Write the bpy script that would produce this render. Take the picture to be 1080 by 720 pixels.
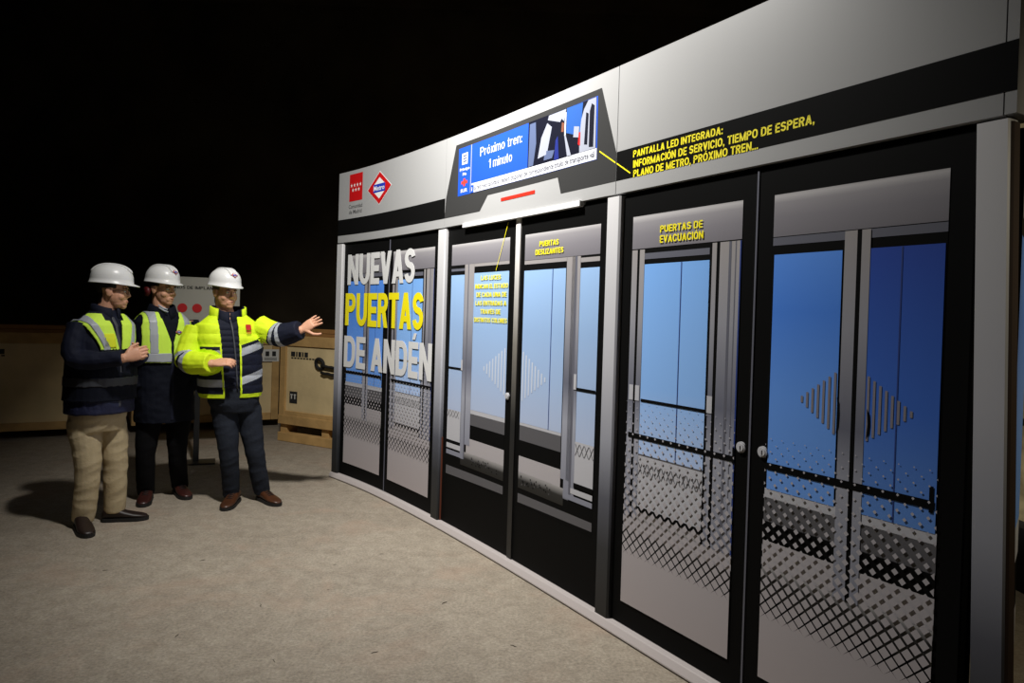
import bpy, bmesh, math, random
from mathutils import Vector, Matrix, noise

random.seed(7)
SC = bpy.context.scene
COL = SC.collection
for o in list(bpy.data.objects):
    bpy.data.objects.remove(o)

# ------------------------------------------------------------------ camera
cam_d = bpy.data.cameras.new('camera')
cam_d.sensor_width = 36.0
cam_d.lens = 750.0 / 1080.0 * 36.0
cam_d.shift_y = -17.71 / 1080.0
cam_d.clip_start = 0.05
cam = bpy.data.objects.new('camera', cam_d)
COL.objects.link(cam)
_roll, _pitch = math.radians(1.739), math.radians(-0.7105)
_f = Vector((0, math.cos(_pitch), math.sin(_pitch)))
_u = Vector((0, -math.sin(_pitch), math.cos(_pitch)))
_r = Vector((1, 0, 0))
_r2 = _r * math.cos(_roll) + _u * math.sin(_roll)
_u2 = -_r * math.sin(_roll) + _u * math.cos(_roll)
M = Matrix((( _r2.x, _u2.x, -_f.x, 0), (_r2.y, _u2.y, -_f.y, 0), (_r2.z, _u2.z, -_f.z, 1.47), (0, 0, 0, 1)))
cam.matrix_world = M
SC.camera = cam

# ------------------------------------------------------------------ world, lamps, exposure
world = bpy.data.worlds.new('tunnel_dark')
SC.world = world
world.use_nodes = True
bg = world.node_tree.nodes['Background']
bg.inputs['Color'].default_value = (1.0, 0.93, 0.82, 1)
bg.inputs['Strength'].default_value = 0.001

def aim(o, target):
    d = Vector(target) - o.location
    o.rotation_euler = d.to_track_quat('-Z', 'Y').to_euler()

def area_lamp(name, loc, target, size, power, color, spread=180):
    l = bpy.data.lights.new(name, 'AREA')
    l.shape = 'DISK'; l.size = size; l.energy = power; l.color = color
    l.spread = math.radians(spread)
    o = bpy.data.objects.new(name, l); COL.objects.link(o)
    o.location = loc; aim(o, target)
    return o

def spot_lamp(name, loc, target, angle, blend, power, color, radius=0.1):
    l = bpy.data.lights.new(name, 'SPOT')
    l.spot_size = math.radians(angle); l.spot_blend = blend; l.energy = power
    l.color = color; l.shadow_soft_size = radius
    o = bpy.data.objects.new(name, l); COL.objects.link(o)
    o.location = loc; aim(o, target)
    return o

area_lamp('flood_lamp', (-1.13, 3.26, 4.24), (-1.13 + 0.430, 3.26 + 0.512, 4.24 - 0.744), 0.25, 146, (1.0, 0.975, 0.93), 125)
spot_lamp('added_side_light', (2.6, 0.7, 2.3), (2.55, 3.6, 1.2), 100, 0.7, 60, (1.0, 0.90, 0.68))  # unseen lamp added to light the rock wall and return leaf

SC.view_settings.view_transform = 'Standard'
SC.view_settings.look = 'None'
SC.view_settings.gamma = 1.0
SC.view_settings.exposure = 0.0
SC.view_settings.use_curve_mapping = False

# ------------------------------------------------------------------ materials
def lin(c):
    return tuple((x / 12.92 if x <= 0.04045 else ((x + 0.055) / 1.055) ** 2.4) for x in c)

def rgb(r, g, b):
    return lin((r / 255.0, g / 255.0, b / 255.0))

MATS = {}
def mat(name, col, rough=0.6, metal=0.0, spec=0.5, bump=None, var=None, sheen=0.0):
    """col linear; bump=(scale,strength); var=(scale,amount) colour noise"""
    if name in MATS:
        return MATS[name]
    m = bpy.data.materials.new(name); m.use_nodes = True
    nt = m.node_tree; b = nt.nodes['Principled BSDF']
    b.inputs['Base Color'].default_value = (*col, 1)
    b.inputs['Roughness'].default_value = rough
    b.inputs['Metallic'].default_value = metal
    b.inputs['Specular IOR Level'].default_value = spec
    if sheen:
        b.inputs['Sheen Weight'].default_value = sheen
    if bump or var:
        tc = nt.nodes.new('ShaderNodeTexCoord')
    if bump:
        n = nt.nodes.new('ShaderNodeTexNoise'); n.inputs['Scale'].default_value = bump[0]
        n.inputs['Detail'].default_value = 5
        nt.links.new(tc.outputs['Object'], n.inputs['Vector'])
        bp = nt.nodes.new('ShaderNodeBump'); bp.inputs['Strength'].default_value = bump[1]
        bp.inputs['Distance'].default_value = 0.02
        nt.links.new(n.outputs['Fac'], bp.inputs['Height'])
        nt.links.new(bp.outputs['Normal'], b.inputs['Normal'])
    if var:
        n2 = nt.nodes.new('ShaderNodeTexNoise'); n2.inputs['Scale'].default_value = var[0]
        n2.inputs['Detail'].default_value = 6
        nt.links.new(tc.outputs['Object'], n2.inputs['Vector'])
        r = nt.nodes.new('ShaderNodeValToRGB')
        r.color_ramp.elements[0].position = 0.3; r.color_ramp.elements[1].position = 0.7
        a = var[1]
        r.color_ramp.elements[0].color = (*[c * (1 - a) for c in col], 1)
        r.color_ramp.elements[1].color = (*[min(1, c * (1 + a)) for c in col], 1)
        nt.links.new(n2.outputs['Fac'], r.inputs['Fac'])
        nt.links.new(r.outputs['Color'], b.inputs['Base Color'])
    MATS[name] = m
    return m

def zramp(name, stops, z0, z1, rough=0.45, metal=0.0, spec=0.4):
    """vertical colour blend; stops [(pos 0..1, linear colour)] over world height z0..z1"""
    if name in MATS:
        return MATS[name]
    m = bpy.data.materials.new(name); m.use_nodes = True
    nt = m.node_tree; b = nt.nodes['Principled BSDF']
    b.inputs['Roughness'].default_value = rough
    b.inputs['Metallic'].default_value = metal
    b.inputs['Specular IOR Level'].default_value = spec
    tc = nt.nodes.new('ShaderNodeTexCoord'); sx = nt.nodes.new('ShaderNodeSeparateXYZ')
    nt.links.new(tc.outputs['Object'], sx.inputs[0])
    mr = nt.nodes.new('ShaderNodeMapRange')
    mr.inputs['From Min'].default_value = z0; mr.inputs['From Max'].default_value = z1
    nt.links.new(sx.outputs['Z'], mr.inputs['Value'])
    r = nt.nodes.new('ShaderNodeValToRGB')
    while len(r.color_ramp.elements) < len(stops):
        r.color_ramp.elements.new(0.5)
    for e, (p, c) in zip(r.color_ramp.elements, stops):
        e.position = p; e.color = (*c, 1)
    nt.links.new(mr.outputs['Result'], r.inputs['Fac'])
    nt.links.new(r.outputs['Color'], b.inputs['Base Color'])
    MATS[name] = m
    return m

def g(v):
    return (v, v, v)

# ------------------------------------------------------------------ object helpers
ORG = Vector((0, 0, 0))          # origin of the thing being built (mesh coordinates are relative to it)

def link(name, me, m=None, parent=None, smooth=False):
    o = bpy.data.objects.new(name, me); COL.objects.link(o)
    if m is not None:
        for q in (m if isinstance(m, (list, tuple)) else [m]):
            me.materials.append(q)
    if parent is not None:
        o.parent = parent
    if smooth:
        me.polygons.foreach_set('use_smooth', [True] * len(me.polygons))
    return o

def obj(name, bm, m=None, parent=None, smooth=False, rel=True):
    if rel and ORG.length > 0:
        bmesh.ops.translate(bm, verts=bm.verts, vec=-ORG)
    me = bpy.data.meshes.new(name); bm.to_mesh(me); bm.free()
    return link(name, me, m, parent, smooth)

def tag(o, label=None, cat=None, group=None, kind=None):
    if label: o['label'] = label
    if cat: o['category'] = cat
    if group: o['group'] = group
    if kind: o['kind'] = kind
    return o

def empty(name, loc, rotz=0.0, label=None, cat=None, group=None):
    o = bpy.data.objects.new(name, None); COL.objects.link(o)
    o.location = loc; o.rotation_euler = (0, 0, rotz); o.empty_display_size = 0.1
    return tag(o, label, cat, group)

def add_box(bm, c, size, rot=None, bevel=0.0, mi=0):
    r = bmesh.ops.create_cube(bm, size=1.0)
    vs = r['verts']
    mt = Matrix.Translation(Vector(c)) @ (rot.to_4x4() if rot else Matrix.Identity(4)) @ Matrix.Diagonal((*size, 1))
    bmesh.ops.transform(bm, matrix=mt, verts=vs)
    fs = {f for v in vs for f in v.link_faces}
    for f in fs: f.material_index = mi
    if bevel:
        es = {e for v in vs for e in v.link_edges}
        bmesh.ops.bevel(bm, geom=list(es), offset=bevel, segments=1, affect='EDGES')
    return vs

def add_ellipsoid(bm, c, r, rot=None, seg=16, rings=10):
    q = bmesh.ops.create_uvsphere(bm, u_segments=seg, v_segments=rings, radius=1.0)
    mt = Matrix.Translation(Vector(c)) @ (rot.to_4x4() if rot else Matrix.Identity(4)) @ Matrix.Diagonal((*r, 1))
    bmesh.ops.transform(bm, matrix=mt, verts=q['verts'])
    return q['verts']

def add_rings(bm, rings, cap=True):
    """rings: list of lists of points, closed loops of equal length"""
    vr = [[bm.verts.new(p) for p in ring] for ring in rings]
    n = len(vr[0])
    for a, b in zip(vr[:-1], vr[1:]):
        for i in range(n):
            bm.faces.new((a[i], a[(i + 1) % n], b[(i + 1) % n], b[i]))
    if cap:
        bm.faces.new(list(reversed(vr[0]))); bm.faces.new(vr[-1])
    return vr

def add_tube(bm, pts, radii, n=12, flat=1.0, side=None, cap=True):
    """tube through pts with radius per point; flat squashes across 'side'"""
    pts = [Vector(p) for p in pts]
    rings = []
    ref = Vector(side) if side else None
    for i, p in enumerate(pts):
        if i == 0: d = pts[1] - pts[0]
        elif i == len(pts) - 1: d = pts[-1] - pts[-2]
        else: d = (pts[i + 1] - pts[i]).normalized() + (pts[i] - pts[i - 1]).normalized()
        d.normalize()
        if ref is None:
            ref = d.orthogonal()
        x = (ref - d * ref.dot(d)).normalized(); y = d.cross(x)
        ref = x
        r = radii[i] if isinstance(radii, (list, tuple)) else radii
        ra, rb = r if isinstance(r, (list, tuple)) else (r * flat, r)
        rings.append([p + x * (ra * math.cos(2 * math.pi * k / n)) + y * (rb * math.sin(2 * math.pi * k / n)) for k in range(n)])
    add_rings(bm, rings, cap)

def add_cyl(bm, p0, p1, r, n=14):
    add_tube(bm, [p0, p1], [r, r], n)

def recalc(bm):
    bmesh.ops.recalc_face_normals(bm, faces=bm.faces)

def voxel(bm, size, smooth=3, factor=0.5):
    """union of overlapping closed shapes -> one continuous mesh"""
    recalc(bm)
    me = bpy.data.meshes.new('tmp'); bm.to_mesh(me); bm.free()
    o = bpy.data.objects.new('tmp', me); COL.objects.link(o)
    md = o.modifiers.new('r', 'REMESH'); md.mode = 'VOXEL'; md.voxel_size = size; md.adaptivity = 0
    if smooth:
        s = o.modifiers.new('s', 'SMOOTH'); s.iterations = smooth; s.factor = factor
    dg = bpy.context.evaluated_depsgraph_get()
    me2 = bpy.data.meshes.new_from_object(o.evaluated_get(dg))
    bpy.data.objects.remove(o); bpy.data.meshes.remove(me)
    return me2

def displace(me, fn):
    nr = [v.normal.copy() for v in me.vertices]; co = [v.co.copy() for v in me.vertices]
    out = []
    for c, n in zip(co, nr):
        q = c + n * fn(c); out += [q.x, q.y, q.z]
    me.vertices.foreach_set('co', out); me.update()

def shell(me, keep, offset, thick, mi=None):
    """faces of me for which keep(center, normal) is true, moved out by offset and given thickness"""
    bm = bmesh.new(); bm.from_mesh(me); bm.normal_update()
    dele = [f for f in bm.faces if not keep(f.calc_center_median(), f.normal)]
    nrm = {v: v.normal.copy() for v in bm.verts}
    bmesh.ops.delete(bm, geom=dele, context='FACES')
    if not bm.faces:
        return bm
    for _ in range(3):                                  # ease the stepped rim
        rim = [v for v in bm.verts if v.is_boundary]
        new = {}
        for v in rim:
            nb = [e.other_vert(v).co for e in v.link_edges if e.is_boundary]
            if len(nb) == 2: new[v] = v.co * 0.5 + (nb[0] + nb[1]) * 0.25
        for v, c in new.items(): v.co = c
    vs = list(bm.verts)
    inner = {}
    for v in vs:
        n = v.normal if v.normal.length > 0 else Vector((0, 0, 1))
        v.co = v.co + n * offset
    bm.normal_update()
    if thick:
        inner = {v: bm.verts.new(v.co - v.normal * thick) for v in vs}
        be = [(e.verts[0], e.verts[1], e.link_faces[0]) for e in bm.edges if e.is_boundary and e.link_faces]
        fl = list(bm.faces)
        for f in fl:
            try:
                nf = bm.faces.new([inner[v] for v in reversed(f.verts)]); nf.material_index = f.material_index
            except ValueError: pass
        for a, b, f in be:
            lp = [l for l in f.loops if l.edge.verts[0] in (a, b) and l.edge.verts[1] in (a, b)]
            v0 = lp[0].vert; v1 = b if v0 is a else a
            try: 
                nf = bm.faces.new((v1, v0, inner[v0], inner[v1])); nf.material_index = f.material_index
            except ValueError: pass
    return bm

# ------------------------------------------------------------------ the setting
def floor_material():
    m = bpy.data.materials.new('worn_concrete_floor'); m.use_nodes = True
    nt = m.node_tree; b = nt.nodes['Principled BSDF']; L = nt.links.new
    tc = nt.nodes.new('ShaderNodeTexCoord')
    def nz(scale, detail=6, rough=0.6, dist=0.0):
        n = nt.nodes.new('ShaderNodeTexNoise'); n.inputs['Scale'].default_value = scale
        n.inputs['Detail'].default_value = detail; n.inputs['Roughness'].default_value = rough
        n.inputs['Distortion'].default_value = dist
        L(tc.outputs['Object'], n.inputs['Vector']); return n
    def ramp(src, a, b_, ca, cb):
        r = nt.nodes.new('ShaderNodeValToRGB'); e = r.color_ramp.elements
        e[0].position = a; e[1].position = b_; e[0].color = (*ca, 1); e[1].color = (*cb, 1)
        L(src, r.inputs['Fac']); return r
    def mix(kind, fac, a, c):
        x = nt.nodes.new('ShaderNodeMix'); x.data_type = 'RGBA'; x.blend_type = kind
        if isinstance(fac, float): x.inputs['Factor'].default_value = fac
        else: L(fac, x.inputs['Factor'])
        L(a, x.inputs['A']); L(c, x.inputs['B']); return x.outputs['Result']
    base = ramp(nz(0.9, 8, 0.62, 0.4).outputs['Fac'], 0.3, 0.7, rgb(157, 147, 134), rgb(175, 165, 151)).outputs['Color']
    spots = ramp(nz(11.0, 10, 0.75, 0.6).outputs['Fac'], 0.33, 0.62, rgb(165, 155, 140), rgb(255, 255, 250)).outputs['Color']
    c = mix('MULTIPLY', 0.45, base, spots)
    fine = ramp(nz(70.0, 6, 0.75).outputs['Fac'], 0.34, 0.62, (0.42, 0.40, 0.37), (1.2, 1.19, 1.16)).outputs['Color']
    c = mix('MULTIPLY', 0.6, c, fine)
    # reddish dusty patches
    red = ramp(nz(1.7, 5, 0.6, 0.6).outputs['Fac'], 0.52, 0.72, (0, 0, 0), (0.4, 0.4, 0.4)).outputs['Color']
    tint = nt.nodes.new('ShaderNodeRGB'); tint.outputs[0].default_value = (*rgb(170, 142, 122), 1)
    c = mix('MIX', red, c, tint.outputs[0])
    # small dark specks
    vo = nt.nodes.new('ShaderNodeTexVoronoi'); vo.inputs['Scale'].default_value = 5.5
    L(tc.outputs['Object'], vo.inputs['Vector'])
    sp = ramp(vo.outputs['Distance'], 0.03, 0.05, (0.35, 0.32, 0.28), (1, 1, 1)).outputs['Color']
    c = mix('MULTIPLY', 0.7, c, sp)
    L(c, b.inputs['Base Color'])
    b.inputs['Roughness'].default_value = 0.78
    b.inputs['Specular IOR Level'].default_value = 0.3
    bp = nt.nodes.new('ShaderNodeBump'); bp.inputs['Strength'].default_value = 0.35; bp.inputs['Distance'].default_value = 0.01
    L(nz(16.0, 8, 0.7).outputs['Fac'], bp.inputs['Height']); L(bp.outputs['Normal'], b.inputs['Normal'])
    return m

def slab(name, c, size, m):
    bm = bmesh.new(); add_box(bm, c, size)
    return tag(obj(name, bm, m), kind='structure')

dark_wall = mat('dark_tunnel_wall', (0.10, 0.08, 0.055), 0.95, spec=0.1, bump=(1.5, 0.5), var=(0.8, 0.4))
slab('floor', (-1.5, 4.5, -0.05), (17, 17, 0.1), floor_material())
slab('ceiling', (-1.5, 4.5, 7.05), (17, 17, 0.1), dark_wall)
slab('wall_back', (-1.5, 13.05, 3.5), (17, 0.1, 7.0), dark_wall)
slab('wall_left', (-10.05, 4.5, 3.5), (0.1, 17, 7.0), dark_wall)
slab('wall_front', (-1.5, -4.05, 3.5), (17, 0.1, 7.0), dark_wall)
# rough rock wall of the tunnel behind the display, right
def rock_wall():
    bm = bmesh.new()
    ny, nz_ = 150, 60
    y0, y1, z0, z1 = 1.5, 8.0, 0.0, 3.2
    vv = [[None] * (nz_ + 1) for _ in range(ny + 1)]
    for i in range(ny + 1):
        for j in range(nz_ + 1):
            y = y0 + (y1 - y0) * i / ny; z = z0 + (z1 - z0) * j / nz_
            d = 0.10 * noise.noise(Vector((y * 1.3, z * 1.3, 3))) + 0.05 * noise.noise(Vector((y * 4, z * 4, 9))) + 0.02 * noise.noise(Vector((y * 13, z * 13, 1)))
            if z < 0.4: d += 0.1
            vv[i][j] = bm.verts.new((3.15 - d, y, z))
    for i in range(ny):
        for j in range(nz_):
            bm.faces.new((vv[i][j], vv[i][j + 1], vv[i + 1][j + 1], vv[i + 1][j]))
    m = mat('rock_face', rgb(120, 108, 80), 0.95, spec=0.1, bump=(9, 0.6), var=(5.0, 0.45))
    o = tag(obj('wall_right', bm, m, smooth=True), kind='structure')
    return o
wr = rock_wall()
slab('wall_right', (6.95, 4.5, 3.5), (0.1, 17, 7.0), dark_wall)
bm = bmesh.new()
add_box(bm, (2.97, 4.4, 0.18), (0.12, 6.0, 0.36))
tag(obj('black_strip_right', bm, mat('strip_black', g(0.006), 0.8)), kind='structure')  # plain black strip along the foot of the rock wall
bm = bmesh.new()
for (y, z, ry, rz_) in ((4.33, 0.96, 0.05, 0.022), (4.42, 0.93, 0.05, 0.016)):
    add_ellipsoid(bm, (3.08, y, z), (0.012, ry, rz_), seg=10, rings=6)
tag(obj('green_paint_mark', bm, mat('green_spray', rgb(30, 140, 75), 0.8), wr), label='small green sprayed mark')

# ------------------------------------------------------------------ the curved display wall
NS = [0, .45, .9, 1.75, 2.65, 3.5, 5.3]
ANG = [0.7702119659657138, 0.7037155286431198, 0.6426824838907937, 0.5985738387041645, 0.5601538020007538, 0.5455330792326065, 0.5385543199747603]
A0 = (-1.5372251133523291, 6.3053201)
def angle(s):
    if s <= NS[0]: return ANG[0]
    for a, b, p, q in zip(NS[:-1], NS[1:], ANG[:-1], ANG[1:]):
        if s <= b: return p + (q - p) * (s - a) / (b - a)
    return ANG[-1]
_tab = []
def _build():
    h = 0.005; n0 = 20
    x, y = A0; fw = [(x, y)]
    for i in range(1200):
        a = 0.5 * (angle(i * h) + angle((i + 1) * h)); x += math.sin(a) * h; y -= math.cos(a) * h; fw.append((x, y))
    x, y = A0; bk = []
    for i in range(n0):
        a = angle(0); x -= math.sin(a) * h; y += math.cos(a) * h; bk.append((x, y))
    return list(reversed(bk)) + fw, n0 * h, h
_tab, _off, _h = _build()
def W(s, z, d=0.0):
    """point on the display: s metres along its foot, z up, d out from its face"""
    t = (s + _off) / _h; i = max(0, min(len(_tab) - 2, int(t))); k = t - i
    x = _tab[i][0] + (_tab[i + 1][0] - _tab[i][0]) * k; y = _tab[i][1] + (_tab[i + 1][1] - _tab[i][1]) * k
    a = angle(s)
    return Vector((x - math.cos(a) * d, y - math.sin(a) * d, z))

def clip(poly, axis_s, keep_greater):
    out = []
    for i in range(len(poly)):
        p, q = poly[i], poly[(i + 1) % len(poly)]
        ip = p[0] >= axis_s if keep_greater else p[0] <= axis_s
        iq = q[0] >= axis_s if keep_greater else q[0] <= axis_s
        if ip: out.append(p)
        if ip != iq:
            t = (axis_s - p[0]) / (q[0] - p[0]); out.append((axis_s, p[1] + t * (q[1] - p[1])))
    return out

STEP = 0.11
def wpoly(bm, pts, d, mi=0, thick=0.0012):
    """flat print: polygon in (s,z) laid on the curved face at height d"""
    lo = min(p[0] for p in pts); hi = max(p[0] for p in pts)
    ar = sum(pts[i][0] * pts[(i + 1) % len(pts)][1] - pts[(i + 1) % len(pts)][0] * pts[i][1] for i in range(len(pts)))
    if ar < 0: pts = list(reversed(pts))
    k = math.floor(lo / STEP)
    while k * STEP < hi - 1e-6:
        q = pts
        if k * STEP > lo: q = clip(q, k * STEP, True)
        if (k + 1) * STEP < hi: q = clip(q, (k + 1) * STEP, False)
        r = []
        for p in q:
            if not r or (abs(p[0] - r[-1][0]) + abs(p[1] - r[-1][1])) > 1e-5: r.append(p)
        if len(r) > 2 and abs(r[0][0] - r[-1][0]) + abs(r[0][1] - r[-1][1]) < 1e-5: r.pop()
        if len(r) >= 3:
            fr = [bm.verts.new(W(s, z, d)) for s, z in r]
            f = bm.faces.new(fr); f.material_index = mi
        k += 1

def wrect(bm, s0, s1, z0, z1, d, mi=0):
    wpoly(bm, [(s0, z0), (s1, z0), (s1, z1), (s0, z1)], d, mi)

def wbox(bm, s0, s1, z0, z1, d0, d1, mi=0):
    """solid bent board from back d0 to front d1"""
    cuts = [s0] + [k * STEP for k in range(int(s0 / STEP), int(s1 / STEP) + 2) if s0 + 1e-4 < k * STEP < s1 - 1e-4] + [s1]
    rings = [[W(s, z0, d1), W(s, z1, d1), W(s, z1, d0), W(s, z0, d0)] for s in cuts]
    n0 = len(bm.faces)
    add_rings(bm, rings)
    bm.faces.ensure_lookup_table()
    for f in bm.faces[n0:]: f.material_index = mi

# text -------------------------------------------------------------
_cap = {}
def text_mesh(body, bold):
    cu = bpy.data.curves.new('t', 'FONT'); cu.body = body; cu.size = 1.0
    cu.offset = bold; cu.resolution_u = 2; cu.align_x = 'LEFT'
    o = bpy.data.objects.new('t', cu); COL.objects.link(o)
    dg = bpy.context.evaluated_depsgraph_get()
    me = bpy.data.meshes.new_from_object(o.evaluated_get(dg))
    bpy.data.objects.remove(o); bpy.data.curves.remove(cu)
    return me
def cap_height(bold):
    if bold not in _cap:
        me = text_mesh('H', bold); ys = [v.co.y for v in me.vertices]; _cap[bold] = (min(ys), max(ys))
    return _cap[bold]
def text_into(bm, body, s0, s1, z0, z1, d, bold=0.02, mi=0, thick=0.0, place=None):
    """lettering whose capitals fill s0..s1, z0..z1 (z may be a pair (left, right))"""
    me = text_mesh(body, bold)
    lo, hi = cap_height(bold)
    xs = [v.co.x for v in me.vertices]; xa, xb = min(xs), max(xs)
    place = place or W
    vs = []
    for v in me.vertices:
        s = s0 + (v.co.x - xa) / (xb - xa) * (s1 - s0)
        z = z0 + (v.co.y - lo) / (hi - lo) * (z1 - z0)
        vs.append((s, z))
    top = [bm.verts.new(place(s, z, d + thick)) for s, z in vs]
    for p in me.polygons:
        f = bm.faces.new([top[i] for i in p.vertices]); f.material_index = mi
    if thick:
        cnt = {}
        for p in me.polygons:
            n = len(p.vertices)
            for i in range(n):
                a, b = p.vertices[i], p.vertices[(i + 1) % n]
                cnt.setdefault((min(a, b), max(a, b)), []).append((a, b))
        bot = {}
        for k, l in cnt.items():
            if len(l) == 1:
                a, b = l[0]
                for q in (a, b):
                    if q not in bot: bot[q] = bm.verts.new(place(*vs[q], d))
                f = bm.faces.new((top[b], top[a], bot[a], bot[b])); f.material_index = mi
    bpy.data.meshes.remove(me)

# heavy grotesque capitals drawn from bars, slants and arcs -------------
def glyphs(ch, t):
    """convex pieces of one capital, cap height 1; returns (pieces, width)"""
    w = 0.66; out = []
    def R(x0, y0, x1, y1): out.append([(x0, y0), (x1, y0), (x1, y1), (x0, y1)])
    def D(x0, y0, x1, y1, th): out.append([(x0, y0), (x0 + th, y0), (x1 + th, y1), (x1, y1)])
    def C(cx, cy, rx, ry, a0, a1, n=9):
        P = []
        for i in range(n + 1):
            a = math.radians(a0 + (a1 - a0) * i / n)
            P.append(((cx + rx * math.cos(a), cy + ry * math.sin(a)), (cx + (rx - t) * math.cos(a), cy + (ry - t * 0.92) * math.sin(a))))
        for p, q in zip(P[:-1], P[1:]): out.append([p[0], q[0], q[1], p[1]])
    b = t * 0.92                    # bar thickness
    base = {'Ó': 'O', 'É': 'E', 'Í': 'I'}.get(ch, ch)
    if base == 'A':
        w = 0.72; D(0, 0, w / 2 - t * .55, 1, t * 1.1); D(w - t * 1.1, 0, w / 2 - t * .55, 1, t * 1.1); R(w * .22, .2, w * .78, .2 + b * .85)
    elif base in 'CG':
        w = 0.68; r = .40; C(w / 2, 1 - r, w / 2, r, 15, 180); C(w / 2, r, w / 2, r, 180, 345); R(0, r, t, 1 - r)
        if base == 'G': R(w - t, .12, w, .52); R(w * .5, .52 - b * .85, w, .52)
    elif base == 'D':
        w = 0.68; r = .40; R(0, 0, t, 1); R(0, 1 - b, w - .3, 1); R(0, 0, w - .3, b)
        C(w - .34, 1 - r, .34, r, 0, 90, 6); C(w - .34, r, .34, r, -90, 0, 6); R(w - t, r, w, 1 - r)
    elif base in 'EF':
        w = 0.56; R(0, 0, t, 1); R(0, 1 - b, w, 1); R(0, .5 - b / 2, w * .93, .5 + b / 2)
        if base == 'E': R(0, 0, w, b)
    elif base == 'I':
        w = t; R(0, 0, t, 1)
    elif base == 'L':
        w = 0.54; R(0, 0, t, 1); R(0, 0, w, b)
    elif base == 'M':
        w = 0.84; R(0, 0, t * .9, 1); R(w - t * .9, 0, w, 1); D(w / 2 - t * .45, 0, 0, 1, t * .9); D(w / 2 - t * .45, 0, w - t * .9, 1, t * .9)
    elif base == 'N':
        w = 0.68; R(0, 0, t, 1); R(w - t, 0, w, 1); D(w - t, 0, 0, 1, t)
    elif base == 'O':
        w = 0.70; r = .40; C(w / 2, 1 - r, w / 2, r, 0, 180, 12); C(w / 2, r, w / 2, r, 180, 360, 12); R(0, r, t, 1 - r); R(w - t, r, w, 1 - r)
    elif base in 'PR':
        w = 0.63; R(0, 0, t, 1); R(0, 1 - b, w - .27, 1); R(0, .42, w - .27, .42 + b); C(w - .29, .71, .29, .29, -90, 90, 10)
        if base == 'R': D(w - t * 1.05, 0, w * .42, .46, t * 1.05)
    elif base == 'S':
        w = 0.62; r1, r2 = .285, .305
        C(w / 2, 1 - r1, w / 2, r1, 12, 265, 12); C(w / 2, r2, w / 2 , r2, -168, 95, 12)
    elif base == 'T':
        w = 0.62; R(0, 1 - b, w, 1); R(w / 2 - t / 2, 0, w / 2 + t / 2, 1)
    elif base == 'U':
        w = 0.67; r = .38; R(0, r, t, 1); R(w - t, r, w, 1); C(w / 2, r, w / 2, r, 180, 360, 12)
    elif base == 'V':
        w = 0.70; D(w / 2 - t * .55, 0, 0, 1, t * 1.1); D(w / 2 - t * .55, 0, w - t * 1.1, 1, t * 1.1)
    elif base == 'X':
        w = 0.70; D(0, 0, w - t * 1.15, 1, t * 1.15); D(w - t * 1.15, 0, 0, 1, t * 1.15)
    elif base == 'Z':
        w = 0.60; R(0, 1 - b, w, 1); R(0, 0, w, b); D(0, b * .8, w - t * 1.1, 1 - b * .8, t * 1.1)
    elif base == 'r':
        w = 0.34; R(0, 0, t, .73); C(.30, .45, .30, .28, 80, 150, 4)
    elif base in 'oó':
        w = 0.54; C(w / 2, .365, w / 2, .375, 0, 360, 18)
        if base == 'ó': D(w / 2 - t * .3, .82, w / 2 + t * .15, 1.0, t * .8)
    elif base == 'x':
        w = 0.50; D(0, 0, w - t * 1.1, .73, t * 1.1); D(w - t * 1.1, 0, 0, .73, t * 1.1)
    elif base == 'i':
        w = t; R(0, 0, t, .73); R(0, .86, t, 1)
    elif base == 'n':
        w = 0.50; R(0, 0, t, .73); R(w - t, 0, w, .48); C(w / 2, .48, w / 2, .265, 0, 180, 8)
    elif base == 'm':
        w = 0.80; h_ = (w + t) / 2
        R(0, 0, t, .73)
        for k in (0, h_ - t): R(k + h_ - t, 0, k + h_, .48); C(k + h_ / 2, .48, h_ / 2, .265, 0, 180, 8)
    elif base == 'u':
        w = 0.50; R(w - t, 0, w, .73); R(0, .25, t, .73); C(w / 2, .25, w / 2, .265, 180, 360, 8)
    elif base == 't':
        w = 0.32; R(w * .28, .12, w * .28 + t, .95); R(0, .73 - b * .9, w, .73); R(w * .28, 0, w, b)
    elif base == 'e':
        w = 0.53; C(w / 2, .365, w / 2, .375, 0, 325, 14); R(t * .5, .33, w - t * .3, .33 + b * .8)
    elif base == '1':
        w = 0.34; R(w - t, 0, w, 1); D(0, .70, w - t, 1, t)
    elif base == ':':
        w = t; R(0, 0, t, t); R(0, .5, t, .5 + t)
    elif base == '.':
        w = t; R(0, 0, t, t)
    elif base == ',':
        w = t; R(0, 0, t, t); D(t * .1, -.17, t * .5, 0, t * .5)
    else:
        w = 0.24
    if ch in 'ÓÉÍ':
        D(w / 2 - t * .35, 1.06, w / 2 + t * .1, 1.24, t * .75)
    return out, w

def caps_into(bm, body, s0, s1, z0, z1, d, t=0.19, mi=0, thick=0.0, gap=0.085, place=None):
    place = place or W
    x = 0; pcs = []
    for ch in body:
        g_, w = glyphs(ch, t)
        pcs += [[(px + x, py) for px, py in p] for p in g_]
        x += w + gap
    x -= gap
    for p in pcs:
        q = [(s0 + px / x * (s1 - s0), z0 + py * (z1 - z0)) for px, py in p]
        ar = sum(q[i][0] * q[(i + 1) % 4][1] - q[(i + 1) % 4][0] * q[i][1] for i in range(4))
        if ar < 0: q.reverse()
        top = [bm.verts.new(place(a, b, d + thick)) for a, b in q]
        bm.faces.new(top).material_index = mi
        if thick:
            bot = [bm.verts.new(place(a, b, d)) for a, b in q]
            for i in range(4):
                bm.faces.new((top[(i + 1) % 4], top[i], bot[i], bot[(i + 1) % 4])).material_index = mi

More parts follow.
